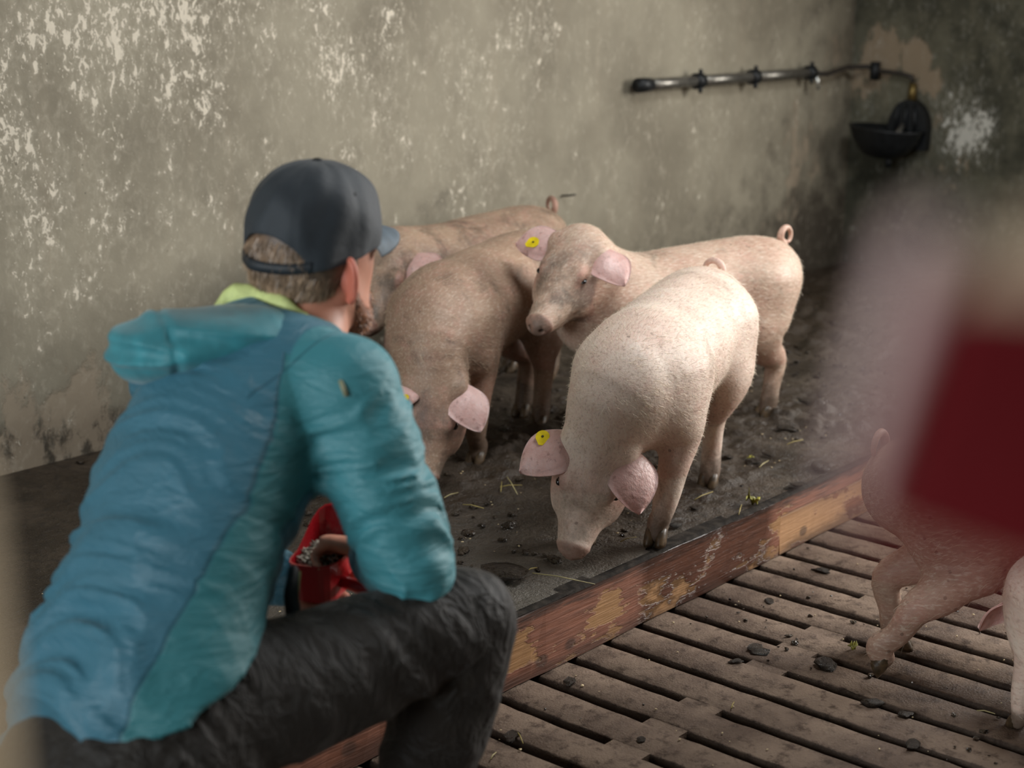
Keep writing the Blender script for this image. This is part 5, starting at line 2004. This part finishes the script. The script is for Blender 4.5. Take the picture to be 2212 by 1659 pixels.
# ================================================================== muck, straw and scraps
def lump(seed, n=10, flat=0.6):
    r = np.random.default_rng(seed)
    bm = bmesh.new()
    bmesh.ops.create_icosphere(bm, subdivisions=2, radius=1.0)
    for v in bm.verts:
        p = np.array(v.co)
        k = 1 + 0.45 * noise(p[None] * 1.6 + seed * 3.3)[0] + 0.25 * noise(p[None] * 3.7 + seed)[0]
        v.co = Vector((p[0] * k, p[1] * k, max(-0.25, p[2] * k * flat)))
    me = bpy.data.meshes.new('lump')
    bm.to_mesh(me)
    bm.free()
    return me


MD = Mat('manure')
o = MD.obj()
n1 = MD.noise(o, 4, 5, 0.7)
MD.set(Base_Color=MD.mix(MD.step(n1, 0.35, 0.7), S('33291f'), S('5a4a36')), Roughness=MD.step(n1, 0.35, 0.65, 0.22, 0.7), Normal=MD.bump(MD.noise(o, 9, 5, 0.7), 0.9, 0.25))
lumps = []
for s_ in range(6):
    me = lump(s_)
    me.materials.append(MD.m)
    me.shade_smooth()
    lumps.append(me)

# clods one can pick out, on the slats and on the raised floor
CL = [(1785, 1440, 0, .030, 'on the slats in front of the lifted hoof'), (1775, 1235, 0, .022, 'on the slats near the pale end of the kerb'),
      (1635, 1405, 0, .026, 'at the broken end of a slot'), (1958, 1545, 0, .014, 'on the slats under the lifted hoof'),
      (1972, 1612, 0, .015, 'on the slats beside the walking pig'), (1885, 1520, 0, .017, 'with straw ends on a slat'),
      (1385, 1600, 0, .011, 'small, between two slots'), (1230, 1475, 0, .018, 'on a slot near the knee'),
      (1590, 1430, 0, .014, 'beside a bigger clod'), (1105, 1595, 0, .020, "near the man's shin"),
      (1090, 1245, 1, .040, 'with straw on the raised floor beside the knee'), (1460, 1135, 1, .018, "beside the pale pig's front foot"),
      (1500, 1100, 1, .014, 'small, behind the kerb'), (1625, 1000, 1, .024, 'in the trodden muck'), (1570, 990, 1, .020, "behind the pale pig's hind foot"),
      (1700, 930, 1, .030, "beside the side-on pig's hind foot"), (1740, 870, 1, .026, 'dark, in the far corner muck'), (1770, 1010, 1, .028, 'close behind the far kerb end'),
      (1660, 985, 1, .018, 'low and wet in the trodden muck'), (1480, 1015, 1, .016, 'under the pale pig'), (1130, 1010, 1, .016, 'between two pigs'), (1550, 930, 1, .018, 'under the side-on pig'),
      (1720, 1050, 1, .016, 'close to the kerb edge'), (1660, 1300, 0, .012, 'small, in a row of slots')]
for i, (x, y, hi, r_, where) in enumerate(CL):
    p_ = pz(x, y, PLAT + 0.006 if hi else 0.0)
    ob = link(bpy.data.objects.new('manure_clod', lumps[i % 6]))
    ob.location = (p_[0], p_[1], (PLAT + 0.008 if hi else 0.001) + r_ * 0.12)
    ob.scale = (r_ * random.uniform(0.8, 1.3), r_ * random.uniform(0.6, 1.0), r_ * random.uniform(0.35, 0.6))
    ob.rotation_euler = (0, 0, random.uniform(0, 6.3))
    tag(ob, 'dark manure clod ' + where, 'clod', 'manure clods')

# fine crumbs nobody could count
base = [np.array([v.co[:] for v in m_.vertices]) for m_ in lumps]
bf_ = np.array([[v for v in p_.vertices] for p_ in lumps[0].polygons])
ico = bmesh.new()
bmesh.ops.create_icosphere(ico, subdivisions=1, radius=1.0)
iv = np.array([v.co[:] for v in ico.verts])
it = np.array([[v.index for v in f_.verts] for f_ in ico.faces])
ico.free()


def crumbs(name, label, pts, sizes, mat, parent=None):
    Vs, Fs = [], []
    for k_, (p_, s_) in enumerate(zip(pts, sizes)):
        j = iv * (1 + 0.35 * rng.normal(0, 1, (len(iv), 1)).clip(-1, 1)) * np.array([rng.uniform(0.8, 1.6), rng.uniform(0.7, 1.3), rng.uniform(0.35, 0.8)]) * s_
        a = rng.uniform(0, 6.28)
        ca, sa_ = math.cos(a), math.sin(a)
        j = np.c_[j[:, 0] * ca - j[:, 1] * sa_, j[:, 0] * sa_ + j[:, 1] * ca, j[:, 2]]
        Vs.append(j + p_)
        Fs.append(it + k_ * len(iv))
    ob = mesh(name, np.vstack(Vs), np.vstack(Fs), mat, parent)
    tag(ob, kind='stuff')
    return ob


n_ = 2600
P_ = np.c_[rng.uniform(2.2, 6.0, n_), BEAM_Y + 0.12 + rng.random(n_) ** 1.2 * (Y1 - BEAM_Y - 0.15), np.full(n_, PLAT + 0.004)]
keep = noise(P_ * np.array([5, 5, 1])) > -0.15
P_ = P_[keep]
crumbs('muck_crumbs', 'dark wet crumbs of muck trodden over the raised floor', P_, rng.gamma(2.0, 0.0030, len(P_)).clip(0.002, 0.015), MD.m, fl_obj)
n_ = 1100
P_ = np.c_[rng.uniform(1.6, 4.6, n_), rng.uniform(0.5, BEAM_Y - 0.02, n_), np.full(n_, 0.002)]
keep = noise(P_ * np.array([4, 4, 1]) + 3) > -0.1
P_ = P_[keep]
crumbs('slat_crumbs', 'small dark crumbs scattered over the concrete slats', P_, rng.gamma(1.6, 0.0018, len(P_)).clip(0.0012, 0.008), MD.m, sf)
MG = simple('spilt_grain', S('c9b48c'), 0.6, amt=0.3, scale=30)
n_ = 420
P_ = np.c_[rng.uniform(1.6, 4.4, n_), np.where(rng.random(n_) < 0.5, rng.uniform(0.6, BEAM_Y - 0.03, n_), rng.uniform(BEAM_Y + 0.12, 2.9, n_)), np.zeros(n_)]
P_[:, 2] = np.where(P_[:, 1] > BEAM_Y, PLAT + 0.008, 0.003)
for par_, m_ in ((fl_obj, P_[:, 1] > BEAM_Y), (sf, P_[:, 1] <= BEAM_Y)):
    crumbs('spilt_feed', 'tiny pale grains of feed', P_[m_], rng.uniform(0.0012, 0.0028, m_.sum()), MG, par_)

# straw stalks one can pick out
M_STRAW = simple('yellow_straw', S('98874a'), 0.55, amt=0.25, scale=20)
M_STRAWP = simple('pale_straw', S('b0a374'), 0.55, amt=0.25, scale=20)
ST = [(1150, 1238, 1285, 1262, 1, 'long, on the wet floor before the kerb'), (1138, 1234, 1160, 1226, 1, 'short, at the end of the long stalk'),
      (1080, 1052, 1128, 1048, 1, 'in front of the lowered pig head'), (1095, 1030, 1118, 1068, 1, 'crossing another before the pig head'), (1082, 1062, 1084, 1040, 1, 'short, upright end'),
      (1596, 1112, 1602, 1090, 1, 'green-yellow, beside the leaf scrap'), (2110, 1535, 2150, 1542, 0, 'on the slats by the front hoof'), (1118, 1582, 1130, 1606, 0, 'on the slats by the shin'),
      (1580, 1530, 1586, 1516, 0, 'across the end of a slot'), (1060, 1640, 1072, 1625, 0, 'by the trouser leg'), (1500, 1080, 1540, 1062, 1, 'behind the front foot'),
      (1700, 960, 1735, 950, 1, 'in the far muck'), (1640, 1010, 1660, 995, 1, 'bent, in the trodden muck'), (1340, 1170, 1375, 1160, 1, 'beside the pale snout'),
      (1000, 1090, 1045, 1098, 1, 'near the elbow'), (960, 1075, 990, 1064, 1, 'behind the elbow')]
for i, (x0, y0, x1, y1, hi, where) in enumerate(ST):
    z_ = PLAT + 0.016 if hi else 0.005
    a, b = pz(x0, y0, z_), pz(x1, y1, z_)
    mid_ = (a + b) / 2 + np.array([0, 0, 0.004])
    v_, f_ = tube([a - mid_, (a * 0.6 + b * 0.4) - mid_ + np.array([0, 0, 0.003]), b - mid_], [0.0013, 0.0014, 0.001], 6)
    ob = mesh('straw_stalk', v_, f_, M_STRAW if i % 3 else M_STRAWP)
    ob.location = tuple(mid_)
    tag(ob, 'straw stalk ' + where, 'straw', 'loose straw stalks')
# crumpled leaf scraps
M_LEAF = simple('yellow_green_leaf', S('9a9436'), 0.5, amt=0.35, scale=60)
for k_, (x, y, r_, hi, where) in enumerate(((1625, 1085, 0.017, 1, 'on the floor edge by the kerb'), (1622, 992, 0.010, 1, 'in the muck under the pigs'), (1842, 1402, 0.012, 0, 'on the slats between slots'))):
    bm = bmesh.new()
    bmesh.ops.create_grid(bm, x_segments=8, y_segments=8, size=1.0)
    for v in bm.verts:
        p_ = np.array(v.co)
        q_ = noise(np.array([[p_[0] * 2 + k_ * 5, p_[1] * 2, 1.0], [p_[0] * 2, p_[1] * 2 + k_ * 3, 7.0]]))
        v.co = Vector(((p_[0] + 0.4 * q_[0]) * r_ * 0.8, (p_[1] + 0.4 * q_[1]) * r_ * 0.7, (0.5 + 0.9 * q_[0] * q_[1] * 2 + 0.35 * q_[1]) * r_))
    lf = bm_obj('leaf_scrap', bm, M_LEAF, None, True)
    md = lf.modifiers.new('thick', 'SOLIDIFY')
    md.thickness = 0.0008
    p_ = pz(x, y, PLAT + 0.008 if hi else 0.003)
    lf.location = (p_[0], p_[1], p_[2] + r_ * 0.2)
    tag(lf, 'crumpled yellow-green leaf scrap ' + where, 'leaf', 'leaf scraps')
